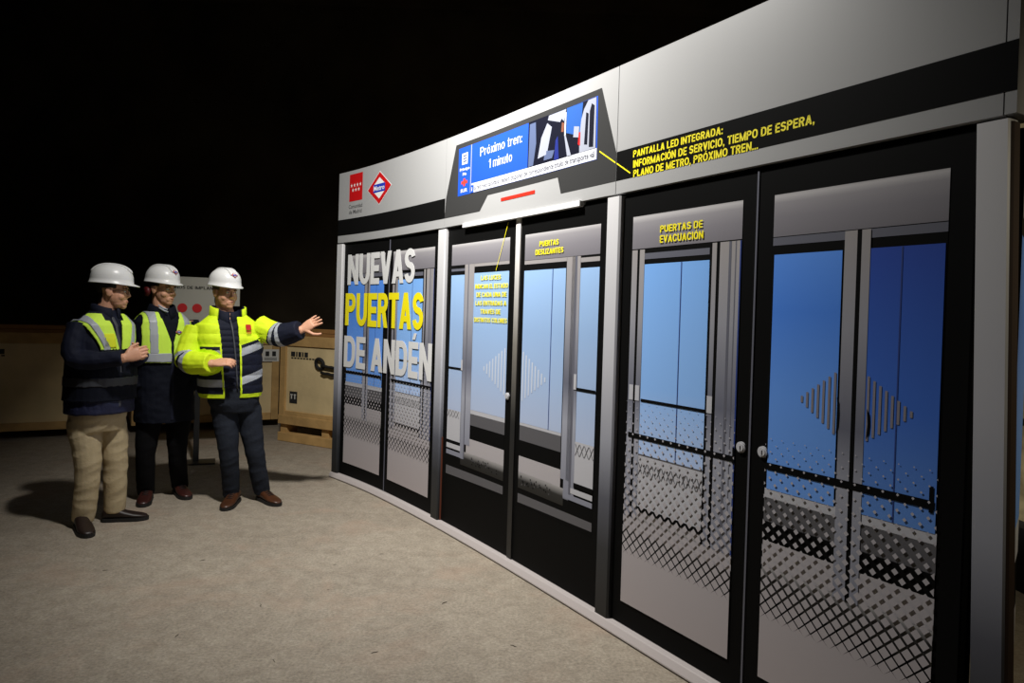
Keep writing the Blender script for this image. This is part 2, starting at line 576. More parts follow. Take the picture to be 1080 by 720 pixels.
WHITE = mat('white_header_board', g(0.335), 0.45, spec=0.4)
BLACKP = mat('black_print', g(0.005), 0.6, spec=0.04)
CHARCOAL = mat('charcoal_print', g(0.034), 0.6, spec=0.08)
NOTCHW = mat('white_print', g(0.72), 0.5)
REDP = mat('red_print', rgb(188, 14, 18), 0.5)
REDB = mat('vermilion_bar', rgb(205, 38, 20), 0.5)
BLUEP = mat('screen_blue_print', rgb(26, 76, 186), 0.5)
BLUEM = mat('logo_blue_print', rgb(25, 50, 170), 0.5)
YELP = mat('yellow_print', rgb(250, 235, 20), 0.5)
DARKTXT = mat('dark_grey_print', g(0.05), 0.5)
ALU = zramp('post_grey_ramp', [(0, rgb(30, 31, 32)), (0.16, rgb(50, 52, 56)), (0.28, rgb(92, 94, 104)), (0.42, rgb(160, 162, 172)), (0.6, rgb(192, 192, 198)), (1, rgb(212, 211, 212))], 0.05, 2.05, 0.45, 0.1)  # grey ramp for the posts, darker towards the foot
BOARD = mat('black_door_board', g(0.0045), 0.55, spec=0.05)
BASEM = mat('pale_base_rail', rgb(186, 178, 176), 0.5)

ROOT = Vector(W(2.6, 0.0, 0.0)); 
ORG = ROOT
disp = empty('platform_door_display', ROOT, 0, 'long curved mock-up wall of black-framed platform doors under a pale header', 'display')

# base rail and a black strip standing in for the shadow under it
bm = bmesh.new()
add_rings(bm, [[W(s, 0.008, 0.060), W(s, 0.014, 0.060), W(s, 0.042, 0.044), W(s, 0.046, 0.040), W(s, 0.048, -0.08), W(s, 0.008, -0.08)] for s in [5.29 * k / 48 for k in range(49)]])
recalc(bm); obj('base_rail', bm, BASEM, disp)
bm = bmesh.new(); wbox(bm, 0.02, 5.22, 0.0, 0.010, -0.06, 0.035); obj('base_shadow_strip', bm, BLACKP, disp)

# header: three panels with a joint between them
HD = 0.03
joints = [0.0, 1.745, 3.54, 5.212, 5.246]
def header(i, s0, s1):
    bm = bmesh.new(); wbox(bm, s0 + (0.004 if i else 0), s1, 2.065, 2.674, -0.10, HD)
    return obj('header_panel', bm, WHITE, disp)
h1, h2, h3 = [header(i, joints[i], joints[i + 1]) for i in range(3)]
h1['label'] = 'header panel with two red logos'
h2['label'] = 'header panel with printed screen'
h3['label'] = 'header panel with three lines of yellow lettering'
bm = bmesh.new()
pts = [(5.216, 2.065), (5.246, 2.065), (5.246, 2.60), (5.238, 2.674), (5.216, 2.674)]
rings = [[W(s, z, HD) for s, z in pts], [W(s, z, -0.1) for s, z in pts]]
add_rings(bm, rings); recalc(bm); obj('header_end_panel', bm, WHITE, disp)
# backing behind the doors and header
bm = bmesh.new(); wbox(bm, 0.01, 5.10, 0.048, 2.64, -0.14, -0.10); obj('backing_board', bm, mat('raw_back_board', g(0.03), 0.8), disp)
bm = bmesh.new(); wbox(bm, 0.01, 5.21, 2.045, 2.066, -0.05, 0.0); obj('header_gap_strip', bm, BLACKP, disp)

# prints on the header
D1 = HD + 0.001; D2 = HD + 0.002; D3 = HD + 0.003; D4 = HD + 0.004; D5 = HD + 0.005
bm = bmesh.new(); wrect(bm, 0.0, 1.7465, 2.127, 2.265, D1); obj('dark_band', bm, BLACKP, h1)
bm = bmesh.new(); wrect(bm, 3.545, 5.246, 2.127, 2.265, D1); obj('dark_band', bm, BLACKP, h3)
bm = bmesh.new()
wpoly(bm, [(1.747, 2.127), (2.215, 2.127), (2.275, 2.218), (3.055, 2.218), (3.088, 2.127), (3.539, 2.127), (3.539, 2.262), (3.412, 2.604), (1.885, 2.604), (1.760, 2.262)][::-1], D1)
bmesh.ops.triangulate(bm, faces=bm.faces)
obj('charcoal_panel', bm, CHARCOAL, h2)
bm = bmesh.new(); wpoly(bm, [(2.47, 2.160), (2.838, 2.160), (2.838, 2.180), (2.47, 2.180)], D2); obj('red_bar', bm, REDB, h2)
# proud lip over the sliding doors
bm = bmesh.new(); wbox(bm, 2.017, 3.272, 2.040, 2.068, -0.05, HD + 0.012); obj('door_lip', bm, NOTCHW, h2)

# region logo and metro logo
def logo_metro(bm, place, d, w, h, c=(0, 0), dd=0.0012, txt=True):
    """red rhombus, white inside, blue bar; materials 0 red 1 white 2 blue"""
    cx, cz = c
    def P(pts, dz, mi):
        f = bm.faces.new([bm.verts.new(place(cx + x * w / 2, cz + z * h / 2, d + dz)) for x, z in pts]); f.material_index = mi
    P([(-1.05, 0), (0, -1.05), (1.05, 0), (0, 1.05)], 0, 1)
    P([(-1, 0), (0, -1), (1, 0), (0, 1)], dd, 0)
    P([(-.70, 0), (0, -.66), (.70, 0), (0, .66)], dd * 2, 1)
    P([(-.50, -.25), (.50, -.25), (.50, .25), (-.50, .25)], dd * 3, 2)
    if txt:
        text_into(bm, 'Metro', cx - .46 * w / 2, cx + .46 * w / 2, cz - .15 * h / 2, cz + .16 * h / 2, d + dd * 4, 0.02, 1, place=place)
bm = bmesh.new(); logo_metro(bm, W, D1, 0.40, 0.262, (0.695, 2.472)); obj('metro_logo', bm, [REDP, NOTCHW, BLUEM], h1)['label'] = 'red rhombus logo with a blue bar'
bm = bmesh.new()
wrect(bm, 0.178, 0.400, 2.41, 2.642, D1, 0)
def star(bm, s, z, r, d, mi):
    f = bm.faces.new([bm.verts.new(W(s + (r if k % 2 == 0 else r * .42) * math.sin(k * math.pi / 5), z + (r if k % 2 == 0 else r * .42) * math.cos(k * math.pi / 5), d)) for k in range(10)]); f.material_index = mi
for k in range(4): star(bm, 0.214 + k * 0.050, 2.545, 0.019, D2, 1)
for k in range(3): star(bm, 0.239 + k * 0.050, 2.505, 0.019, D2, 1)
text_into(bm, 'Comunidad', 0.172, 0.404, 2.350, 2.383, D1, 0.008, 2)
text_into(bm, 'de Madrid', 0.180, 0.396, 2.303, 2.336, D1, 0.008, 2)
obj('regional_logo', bm, [REDP, NOTCHW, DARKTXT], h1)['label'] = 'red square with seven white stars'

# the printed passenger screen
bm = bmesh.new()
sm = [BLUEP, mat('screen_white_print', rgb(205, 207, 216), 0.5), mat('screen_navy_print', rgb(12, 14, 30), 0.4), mat('screen_sky_print', rgb(34, 84, 160), 0.5),
      mat('screen_pale_print', rgb(148, 152, 166), 0.5), mat('skin_print', rgb(120, 72, 52), 0.5), mat('screen_grey_print', rgb(78, 90, 122), 0.5), REDP, mat('screen_red_print', rgb(190, 60, 48), 0.5), mat('screen_royal_print', rgb(20, 34, 112), 0.5)]
wpoly(bm, [(1.925, 2.256), (3.39, 2.256), (3.385, 2.572), (1.925, 2.572)], D2, 0)
wrect(bm, 2.088, 2.098, 2.262, 2.572, D3, 4)
# side column: building icon, station name, cross, direction
wrect(bm, 1.972, 2.046, 2.458, 2.532, D3, 1)
for k in range(3): wrect(bm, 1.987, 2.031, 2.474 + k * 0.018, 2.483 + k * 0.018, D4, 6)
text_into(bm, 'Príncipe', 1.945, 2.075, 2.418, 2.438, D3, 0.03, 1)
text_into(bm, 'Pío', 1.985, 2.035, 2.385, 2.405, D3, 0.03, 1)
wrect(bm, 1.995, 2.022, 2.315, 2.365, D3, 8); wrect(bm, 1.968, 2.05, 2.330, 2.350, D3, 8)
text_into(bm, 'SUR', 1.962, 2.052, 2.275, 2.298, D3, 0.03, 1)
caps_into(bm, 'Próximo tren:', 2.205, 2.69, 2.476, 2.532, D3, t=0.13, mi=1, gap=0.10)
caps_into(bm, '1 minuto', 2.315, 2.585, 2.384, 2.440, D3, t=0.13, mi=1, gap=0.10)
wpoly(bm, [(2.106, 2.258), (3.388, 2.258), (3.388, 2.313), (2.106, 2.318)], D3, 1)
wrect(bm, 2.096, 2.135, 2.258, 2.306, D4, 0)
text_into(bm, 'i', 2.110, 2.120, 2.268, 2.295, D5, 0.03, 1)
text_into(bm, 'la red metropolitana, deberá disponer de correspondiente título de transporte vál', 2.142, 3.372, 2.272, 2.302, D4, 0.0, 2)
# picture of a passenger in a train door
z0 = 2.315
wpoly(bm, [(2.755, z0), (3.380, z0), (3.374, 2.570), (2.755, 2.574)], D3, 2)
wpoly(bm, [(2.765, 2.32), (2.815, 2.32), (2.84, 2.44), (2.83, 2.56), (2.77, 2.56)], D4, 6)
wpoly(bm, [(2.86, 2.35), (2.95, 2.36), (2.99, 2.50), (2.945, 2.53), (2.89, 2.46)], D4, 4)
wpoly(bm, [(2.92, 2.33), (3.00, 2.33), (3.02, 2.37), (2.93, 2.38)], D4, 6)
wpoly(bm, [(2.95, 2.545), (3.10, 2.50), (3.12, 2.568), (2.96, 2.568)], D4, 4)
wpoly(bm, [(3.125, 2.44), (3.25, 2.40), (3.265, 2.568), (3.125, 2.570)], D4, 3)
wpoly(bm, [(3.19, 2.405), (3.235, 2.395), (3.24, 2.45), (3.195, 2.46)], D5, 4)
wpoly(bm, [(3.245, z0), (3.378, z0), (3.374, 2.568), (3.31, 2.568), (3.275, 2.53), (3.24, 2.45)], D4, 4)
wpoly(bm, [(3.285, 2.35), (3.31, 2.345), (3.315, 2.50), (3.295, 2.51)], D5, 2)
wpoly(bm, [(3.325, 2.33), (3.36, 2.325), (3.362, 2.53), (3.34, 2.545), (3.325, 2.51)], D5, 2)
wpoly(bm, [(3.232, 2.36), (3.25, 2.35), (3.25, 2.42), (3.238, 2.42)], D5, 7)
wpoly(bm, [(3.01, z0), (3.15, z0), (3.13, 2.43), (3.09, 2.455), (3.04, 2.43)], D4 + 0.0004, 2)
wpoly(bm, [(3.02, z0), (3.065, z0), (3.05, 2.44), (3.03, 2.42)], D5, 9)
wpoly(bm, [(3.055, 2.40), (3.085, 2.39), (3.115, 2.45), (3.112, 2.50), (3.08, 2.525), (3.058, 2.50)], D4 + 0.0006, 2)
wpoly(bm, [(3.080, 2.455), (3.103, 2.45), (3.108, 2.495), (3.085, 2.505)], D5, 5)
wpoly(bm, [(3.110, 2.43), (3.122, 2.43), (3.124, 2.55), (3.112, 2.55)], D5 + 0.0004, 1)
wpoly(bm, [(3.110, 2.43), (3.122, 2.43), (3.175, 2.315), (3.14, 2.315)], D5 + 0.0004, 4)
o = obj('printed_screen', bm, sm, h2); o['label'] = 'blue train screen with a passenger picture'
# lettering on the header
for body, a, b, z0_, z1_ in (('PANTALLA LED INTEGRADA:', 3.663, 4.20, 2.218, 2.250), ('INFORMACIÓN DE SERVICIO, TIEMPO DE ESPERA,', 3.665, 4.617, 2.170, 2.204), ('PLANO DE METRO, PRÓXIMO TREN...', 3.668, 4.377, 2.126, 2.159)):
    bm = bmesh.new(); caps_into(bm, body, a, b, z0_, z1_, D2); obj('lettering', bm, YELP, h3)
bm = bmesh.new(); wpoly(bm, [(3.41, 2.296), (3.536, 2.219), (3.536, 2.212), (3.41, 2.289)], D2); obj('pointer_line', bm, YELP, h2)
bm = bmesh.new(); wpoly(bm, [(3.546, 2.214), (3.646, 2.153), (3.646, 2.146), (3.546, 2.207)], D2); obj('pointer_line', bm, YELP, h3)

# posts between the door bays
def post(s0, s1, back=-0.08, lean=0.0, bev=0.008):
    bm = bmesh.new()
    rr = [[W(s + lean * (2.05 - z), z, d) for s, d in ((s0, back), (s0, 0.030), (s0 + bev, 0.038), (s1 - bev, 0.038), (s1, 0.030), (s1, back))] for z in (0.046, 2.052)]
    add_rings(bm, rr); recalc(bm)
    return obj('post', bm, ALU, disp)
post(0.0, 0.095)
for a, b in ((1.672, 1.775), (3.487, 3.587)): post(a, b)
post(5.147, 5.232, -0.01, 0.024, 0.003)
bm = bmesh.new()
add_rings(bm, [[W(s + 0.024 * (2.05 - z), z, d) for s, d in ((5.2325, -0.01), (5.2325, 0.028), (5.238, 0.022), (5.238, -0.01))] for z in (0.046, 2.045)]); recalc(bm)
obj('post_edge_board', bm, mat('raw_board_edge', rgb(62, 44, 32), 0.7), disp)
for s, h in ((1.780, 0.62), (3.482, 0.75)):
    bm = bmesh.new(); wbox(bm, s - 0.004, s + 0.004, 0.05, h, 0.0, 0.020); obj('post_edge_board', bm, mat('orange_board_edge', rgb(96, 46, 26), 0.7), disp)

# ---- printed door leaves
SIL = zramp('silver_print_top', [(0, rgb(116, 113, 119)), (0.45, rgb(128, 125, 131)), (0.8, rgb(146, 143, 147)), (0.95, rgb(185, 182, 183)), (1, rgb(168, 165, 166))], 1.79, 1.945)
SILV = zramp('silver_print_post', [(0, rgb(128, 130, 144)), (0.35, rgb(158, 160, 172)), (0.5, rgb(104, 106, 120)), (0.75, rgb(146, 146, 154)), (1, rgb(152, 147, 146))], 0.45, 1.80)
SILD = mat('silver_print_dark', rgb(96, 97, 108), 0.45)
GLASS_L = zramp('glass_print_light', [(0, rgb(176, 190, 218)), (0.3, rgb(158, 182, 218)), (0.6, rgb(146, 176, 216)), (1, rgb(150, 184, 226))], 0.86, 1.73)
GLASS_M = zramp('glass_print_mid', [(0, rgb(180, 202, 240)), (0.35, rgb(140, 186, 246)), (1, rgb(124, 176, 242))], 0.86, 1.73)
GLASS_D = zramp('glass_print_blue', [(0, rgb(110, 160, 236)), (0.4, rgb(100, 154, 238)), (0.75, rgb(74, 132, 228)), (1, rgb(88, 146, 238))], 0.86, 1.73)
GLASS_DD = zramp('glass_print_deep_blue', [(0, rgb(96, 142, 214)), (0.4, rgb(62, 108, 200)), (1, rgb(40, 72, 164))], 0.86, 1.73)
PALE = mat('pale_grey_print', rgb(176, 171, 174), 0.5)
PALEW = mat('pale_window_print', rgb(186, 186, 192), 0.5)
MIDG = mat('mid_grey_print', rgb(90, 89, 93), 0.5)
BALL = zramp('track_print', [(0, rgb(20, 20, 18)), (0.55, rgb(40, 40, 40)), (1, rgb(185, 182, 182))], 0.46, 0.585)
FRIT = zramp('frit_print', [(0, rgb(176, 168, 170)), (1, rgb(178, 176, 182))], 0.15, 1.1)
LINE = mat('thin_line_print', rgb(40, 62, 130), 0.5)
STRIPE = mat('arrow_stripe_print', rgb(196, 205, 222), 0.5)
STRIPEB = mat('arrow_stripe_beige_print', rgb(128, 124, 132), 0.5)
PM = [SIL, SILV, SILD, GLASS_L, GLASS_M, GLASS_D, GLASS_DD, PALE, PALEW, MIDG, BALL, LINE, STRIPE, STRIPEB, BLACKP]
(iSIL, iSILV, iSILD, iGL, iGM, iGD, iGDD, iPALE, iPALEW, iMIDG, iBALL, iLINE, iSTR, iSTRB, iBLK) = range(15)

DF = 0.012                        # front of a door board
def leaf(s0, s1, label):
    bm = bmesh.new(); wbox(bm, s0, s1, 0.05, 2.046, -0.05, DF)
    o = obj('door_leaf', bm, BOARD, disp); o['label'] = label
    return o
def lv(k): return DF + 0.0010 * (k + 1)

def arrow(bm, s_apex, s_base, z_mid, half, n, mi, k):
    w = (s_base - s_apex) / n
    for i in range(n):
        a = s_apex + w * i + w * 0.12; b = a + w * 0.42
        h = half * (i + 0.75) / n
        wrect(bm, min(a, b), max(a, b), z_mid - h, z_mid + h, lv(k), mi)

def scene_below(bm, s0, s1, k):
    """picture of the train floor line shared by all door prints"""
    wrect(bm, s0, s1, 0.825, 0.862, lv(k), iPALEW)
    wrect(bm, s0, s1, 0.738, 0.828, lv(k), iMIDG)
    wrect(bm, s0, s1, 0.668, 0.740, lv(k), iBLK)
    wrect(bm, s0, s1, 0.570, 0.668, lv(k), iPALE)
    wrect(bm, s0, s1, 0.460, 0.572, lv(k), iBALL)

def frit(s0, s1, z_top, z_full, parent):
    """lattice of diamonds that grow until they merge into solid grey"""
    bm = bmesh.new()
    n = 13; p = (s1 - s0) / n; dz = p * 0.5
    wrect(bm, s0, s1, 0.157, z_full - 0.02, lv(5), 0)
    row = 0; z = z_full
    while z < z_top:
        t = (z - z_full) / (z_top - z_full)
        r = p * 0.5 * (0.10 + 0.78 * (1 - t) ** 1.15)
        for i in range(n + 1):
            s = s0 + p * (i + (0.5 if row % 2 else 0.0))
            if s < s0 - 1e-6 or s > s1 + 1e-6: continue
            l = max(s - r, s0); q = min(s + r, s1)
            bm.faces.new([bm.verts.new(W(a, b, lv(5.2))) for a, b in ((s, z - r), (q, z), (s, z + r), (l, z))])
        row += 1; z += dz
    # saw-tooth edge closing the solid part
    for i in range(n):
        a = s0 + p * i
        bm.faces.new([bm.verts.new(W(x, y, lv(5.1))) for x, y in ((a, z_full - 0.021), (a + p, z_full - 0.021), (a + p * .5, z_full))])
    return tag(obj('frit_pattern', bm, FRIT, parent), kind='stuff')

def print_two_panels(o, s0, s1, blues, arrow_mi, full):
    """view with two glass panels and a centre post (u runs 0..1 over the inner print)"""
    bm = bmesh.new(); U = lambda u: s0 + (s1 - s0) * u
    a, b = U(0), U(1)
    wrect(bm, a, b, 0.155, 1.945, lv(0), iBLK)
    wrect(bm, a, b, 1.79, 1.945, lv(1), iSIL)
    wrect(bm, a, b, 1.758, 1.787, lv(1), iSILD)
    scene_below(bm, a, b, 1)
    wrect(bm, U(0.013), U(0.455), 0.86, 1.724, lv(2), blues[0])
    wrect(bm, U(0.613), U(0.992), 0.86, 1.724, lv(2), blues[1])
    wrect(bm, U(0.781), U(0.788), 0.86, 1.724, lv(3), iLINE)
    for u0, u1, mi in ((0.468, 0.540, iSILV), (0.540, 0.566, iBLK), (0.566, 0.615, iSILV)):
        wrect(bm, U(u0), U(u1), 0.56, 1.787, lv(3), mi)
    if full:
        arrow(bm, U(0.225), U(0.463), 1.208, 0.108, 7, arrow_mi, 3.5)
        arrow(bm, U(0.87), U(0.61), 1.205, 0.108, 8, arrow_mi, 3.5)
        for u, z0_, z1_ in ((0.455, 1.107, 1.231), (0.628, 1.105, 1.205)):
            wpoly(bm, [(U(u), z0_), (U(u) + 0.010, z0_ + 0.02), (U(u) + 0.012, (z0_ + z1_) / 2), (U(u) + 0.010, z1_ - 0.02), (U(u), z1_), (U(u) + 0.004, (z0_ + z1_) / 2)], lv(4), iBLK)
    wrect(bm, U(0.013), U(0.985), 0.931, 0.957, lv(4), iBLK)
    wrect(bm, U(0.96), U(0.98), 0.92, 1.0, lv(4), iBLK)
    obj('printed_panel', bm, PM, o)
    frit(a, b, 1.07, 0.40, o)

def print_window(o, s0, s1, blue):
    bm = bmesh.new(); U = lambda u: s0 + (s1 - s0) * u
    a, b = U(0), U(1)
    wrect(bm, a, b, 0.155, 1.945, lv(0), iBLK)
    wrect(bm, a, b, 1.795, 1.945, lv(1), iSIL)
    scene_below(bm, a, b, 1)
    wrect(bm, U(0.0), U(1.0), 0.50, 0.56, lv(1.2), iPALE)
    # window frame
    wrect(bm, U(0.06), U(0.785), 1.745, 1.772, lv(1.5), iSILD)
    for u0, u1, mi in ((0.003, 0.060, iSILV), (0.060, 0.085, iBLK), (0.085, 0.135, iSILV), (0.745, 0.768, iBLK), (0.768, 0.805, iSILV), (0.805, 0.832, iBLK),
                       (0.832, 1.0, iSILV), (0.905, 0.925, iSILD), (0.955, 0.963, iSILD), (0.990, 1.0, iLINE)):
        wrect(bm, U(u0), U(u1), 0.56, 1.79, lv(2 if mi in (iSILV, iBLK) else 2.4), mi)
    wrect(bm, U(0.138), U(0.748), 0.86, 1.722, lv(2), blue)
    wrect(bm, U(0.138), U(0.748), 0.615, 0.86, lv(2), iPALEW)
    wrect(bm, U(0.135), U(0.750), 0.598, 0.622, lv(3), iBLK)
    wrect(bm, U(0.498), U(0.506), 0.86, 1.722, lv(3), iLINE)
    wrect(bm, U(0.145), U(0.765), 1.099, 1.112, lv(4), iBLK)
    for u in (0.04, 0.105, 0.787):
        wrect(bm, U(u) - 0.014, U(u) + 0.014, 1.10, 1.17, lv(4), iPALEW)
    # hatch seen through the pane
    n = 13; w = (U(0.745) - U(0.138)) / n
    for i in range(n):
        x = U(0.138) + i * w
        for (p, q) in (((x, 0.768), (x + w, 0.822)), ((x, 0.822), (x + w, 0.768))):
            wpoly(bm, [p, (p[0] + 0.005, p[1]), q, (q[0] - 0.005, q[1])], lv(3), iMIDG)
    wrect(bm, U(0.138), U(0.748), 0.856, 0.861, lv(3), iMIDG)
    wrect(bm, U(0.022), U(0.985), 0.927, 0.950, lv(4), iBLK)
    wrect(bm, U(0.985), U(0.998), 0.92, 0.985, lv(4), iBLK)
    obj('printed_panel', bm, PM, o)
    frit(a, b, 1.11, 0.40, o)

L1 = leaf(0.097, 0.868, 'first black door leaf from the far end'); L2 = leaf(0.876, 1.670, 'second black door leaf from the far end')
L3 = leaf(1.777, 2.634, 'left sliding door leaf'); L4 = leaf(2.683, 3.485, 'right sliding door leaf')
L5 = leaf(3.589, 4.366, 'left evacuation door leaf'); L6 = leaf(4.376, 5.140, 'right evacuation door leaf')
print_two_panels(L1, 0.168, 0.795, (iGD, iGD), iSTR, False)
print_window(L2, 0.935, 1.592, iGM)
print_window(L5, 3.658, 4.300, iGM)
print_two_panels(L6, 4.447, 5.070, (iGD, iGDD), iSTRB, True)
# bright seam at the meeting stiles
for s0_, s1_, m_ in ((0.869, 0.875, SILD), (4.367, 4.375, SILD)):
    bm = bmesh.new(); wbox(bm, s0_, s1_, 0.05, 2.046, -0.05, DF + 0.004); obj('meeting_strip', bm, m_, disp)
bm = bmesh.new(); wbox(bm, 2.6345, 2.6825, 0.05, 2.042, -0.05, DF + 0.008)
obj('meeting_strip', bm, zramp('meeting_strip_ramp', [(0, g(0.012)), (0.35, g(0.02)), (0.6, rgb(120, 116, 110)), (1, rgb(232, 230, 228))], 0.2, 2.04), disp)  # grey ramp, near black at the foot, pale at the top

# sliding doors, left leaf and right leaf
bm = bmesh.new(); a, b = 1.838, 2.562
wrect(bm, a, b, 0.38, 1.938, lv(0), iBLK)
wrect(bm, a, b, 1.798, 1.938, lv(1), iSIL); wrect(bm, 2.03, b, 1.780, 1.800, lv(1), iSILV)
wrect(bm, 2.14, b, 0.855, 1.738, lv(1), iGL)
wrect(bm, 2.14, b, 0.828, 0.857, lv(1), iPALEW); wrect(bm, 2.14, b, 0.756, 0.830, lv(1), iMIDG)
wrect(bm, 2.10, b, 0.568, 0.666, lv(1), iPALE); wrect(bm, 2.03, b, 0.48, 0.570, lv(1), iBALL)
wpoly(bm, [(a, 0.443), (b, 0.450), (b, 0.400), (a, 0.385)], lv(1), iMIDG)
wrect(bm, a, 2.018, 0.62, 1.732, lv(1), iGL); wrect(bm, a, 2.018, 0.62, 0.825, lv(2), iPALEW)
wrect(bm, a, 2.03, 1.758, 1.775, lv(1), iSILD)
for s0_, s1_, mi, z0_ in ((2.022, 2.066, iSILV, 0.52), (2.066, 2.078, iSILD, 0.52), (2.078, 2.145, iSILV, 0.62)):
    wrect(bm, s0_, s1_, z0_, 1.798, lv(2), mi)
wrect(bm, a, 1.998, 0.600, 0.620, lv(3), iBLK); wrect(bm, a, 2.03, 0.565, 0.598, lv(2), iPALEW); wrect(bm, a, 2.06, 0.522, 0.552, lv(2), iSILV)
wrect(bm, a, 2.018, 1.100, 1.114, lv(3), iBLK); wrect(bm, 2.008, 2.030, 1.10, 1.17, lv(4), iPALEW)
for i in range(4):
    x = a + i * 0.04
    for (p, q) in (((x, 0.776), (x + 0.04, 0.822)), ((x, 0.822), (x + 0.04, 0.776))):
        wpoly(bm, [p, (p[0] + 0.005, p[1]), q, (q[0] - 0.005, q[1])], lv(3), iMIDG)
arrow(bm, 2.290, 2.566, 1.135, 0.145, 8, iSTR, 2)
for i in range(30):
    x = 2.16 + random.random() * 0.34; z = 0.50 + random.random() * 0.05
    wrect(bm, x, x + 0.008, z, z + 0.008, lv(3), random.choice((iMIDG, iBLK, iBLK)))
obj('printed_panel', bm, PM, L3)
bm = bmesh.new(); a, b = 2.728, 3.418
wrect(bm, a, b, 0.38, 1.938, lv(0), iBLK)
wrect(bm, a, b, 1.790, 1.938, lv(1), iSIL); wrect(bm, a, 3.14, 1.767, 1.788, lv(1), iSILV); wrect(bm, 3.26, b, 1.755, 1.778, lv(1), iSILV)
wrect(bm, a, 3.135, 0.856, 1.731, lv(1), iGL); wrect(bm, 3.012, 3.018, 0.856, 1.731, lv(2), iLINE)
wrect(bm, a, 3.135, 0.840, 0.858, lv(1), iPALEW); wrect(bm, a, 3.135, 0.756, 0.842, lv(1), iMIDG)
wrect(bm, a, 3.140, 0.570, 0.665, lv(1), iPALE); wrect(bm, a, 3.17, 0.48, 0.572, lv(1), iBALL)
wpoly(bm, [(a, 0.448), (b, 0.454), (b, 0.410), (a, 0.396)], lv(1), iMIDG)
wrect(bm, 3.262, b, 0.62, 1.725, lv(1), iGL); wrect(bm, 3.262, b, 0.62, 0.835, lv(2), iPALEW)
for s0_, s1_, mi, z0_ in ((3.143, 3.216, iSILV, 0.62), (3.170, 3.216, iSILV, 0.52), (3.216, 3.236, iSILD, 0.55), (3.236, 3.262, iSILV, 0.55)):
    wrect(bm, s0_, s1_, z0_, 1.788, lv(2), mi)
wrect(bm, 3.26, b, 0.598, 0.622, lv(3), iBLK); wrect(bm, 3.235, b, 0.562, 0.590, lv(3), iPALEW); wrect(bm, 3.17, b, 0.525, 0.552, lv(3), iSILV)
wrect(bm, 3.24, b, 1.096, 1.112, lv(3), iBLK); wrect(bm, 3.236, 3.258, 1.10, 1.18, lv(4), iPALEW)
for i in range(4):
    x = 3.264 + i * 0.0385
    for (p, q) in (((x, 0.764), (x + 0.0385, 0.824)), ((x, 0.824), (x + 0.0385, 0.764))):
        wpoly(bm, [p, (p[0] + 0.005, p[1]), q, (q[0] - 0.005, q[1])], lv(3), iMIDG)
arrow(bm, 2.980, 2.724, 1.125, 0.145, 8, iSTR, 2)
for i in range(30):
    x = 2.75 + random.random() * 0.30; z = 0.50 + random.random() * 0.05
    wrect(bm, x, x + 0.008, z, z + 0.008, lv(3), random.choice((iMIDG, iBLK, iBLK)))
obj('printed_panel', bm, PM, L4)

# lettering on doors
for body, a, b, z in (('LAS LUCES', 2.235, 2.475, 1.690), ('INDICAN EL ESTADO', 2.165, 2.558, 1.637), ('DE CADA UNA DE', 2.185, 2.545, 1.584), ('LAS ENTRADAS A', 2.175, 2.545, 1.531), ('TRAVÉS DE', 2.240, 2.480, 1.478), ('DISTINTOS COLORES', 2.162, 2.558, 1.425)):
    bm = bmesh.new(); caps_into(bm, body, a, b, z, z + 0.029, lv(5)); obj('lettering', bm, YELP, L3)
bm = bmesh.new(); wpoly(bm, [(2.545, 2.03), (2.541, 2.03), (2.413, 1.745), (2.417, 1.745)], lv(5)); obj('pointer_line', bm, YELP, L3)
for L_, body, a, b, z0_, z1_ in ((L4, 'PUERTAS', 2.880, 3.064, 1.860, 1.890), (L4, 'DESLIZANTES', 2.842, 3.110, 1.815, 1.845), (L5, 'PUERTAS DE', 3.843, 4.095, 1.858, 1.889), (L5, 'EVACUACIÓN', 3.843, 4.101, 1.812, 1.845)):
    bm = bmesh.new(); caps_into(bm, body, a, b, z0_, z1_, lv(5)); obj('lettering', bm, YELP, L_)
# the three big words over the first pair of doors
for body, a, b, z0_, z1_, m_ in (('NUEVAS', 0.168, 1.300, 1.695, 1.955, NOTCHW), ('PUERTAS', 0.145, 1.450, 1.345, 1.622, YELP), ('DE ANDÉN', 0.140, 1.598, 0.985, 1.255, NOTCHW)):
    bm = bmesh.new(); caps_into(bm, body, a, b, z0_, z1_, lv(6), t=0.205, thick=0.0015, gap=0.06)
    obj('big_lettering', bm, m_, disp)['label'] = ('yellow' if m_ is YELP else 'white') + ' capitals over the first pair of doors'
# round locks
for L_, s in ((L3, 2.585), (L5, 4.332), (L6, 4.434)):
    bm = bmesh.new(); c = W(s, 0.992, DF); n = (W(s, 0.992, 1) - W(s, 0.992, 0))
    add_cyl(bm, c, c + n * 0.008, 0.021, 20); add_cyl(bm, c + n * 0.008, c + n * 0.011, 0.015, 20); add_box(bm, c + n * 0.012, (0.004, 0.004, 0.014))
    recalc(bm); obj('lock', bm, mat('lock_grey', rgb(190, 190, 194), 0.4), L_)

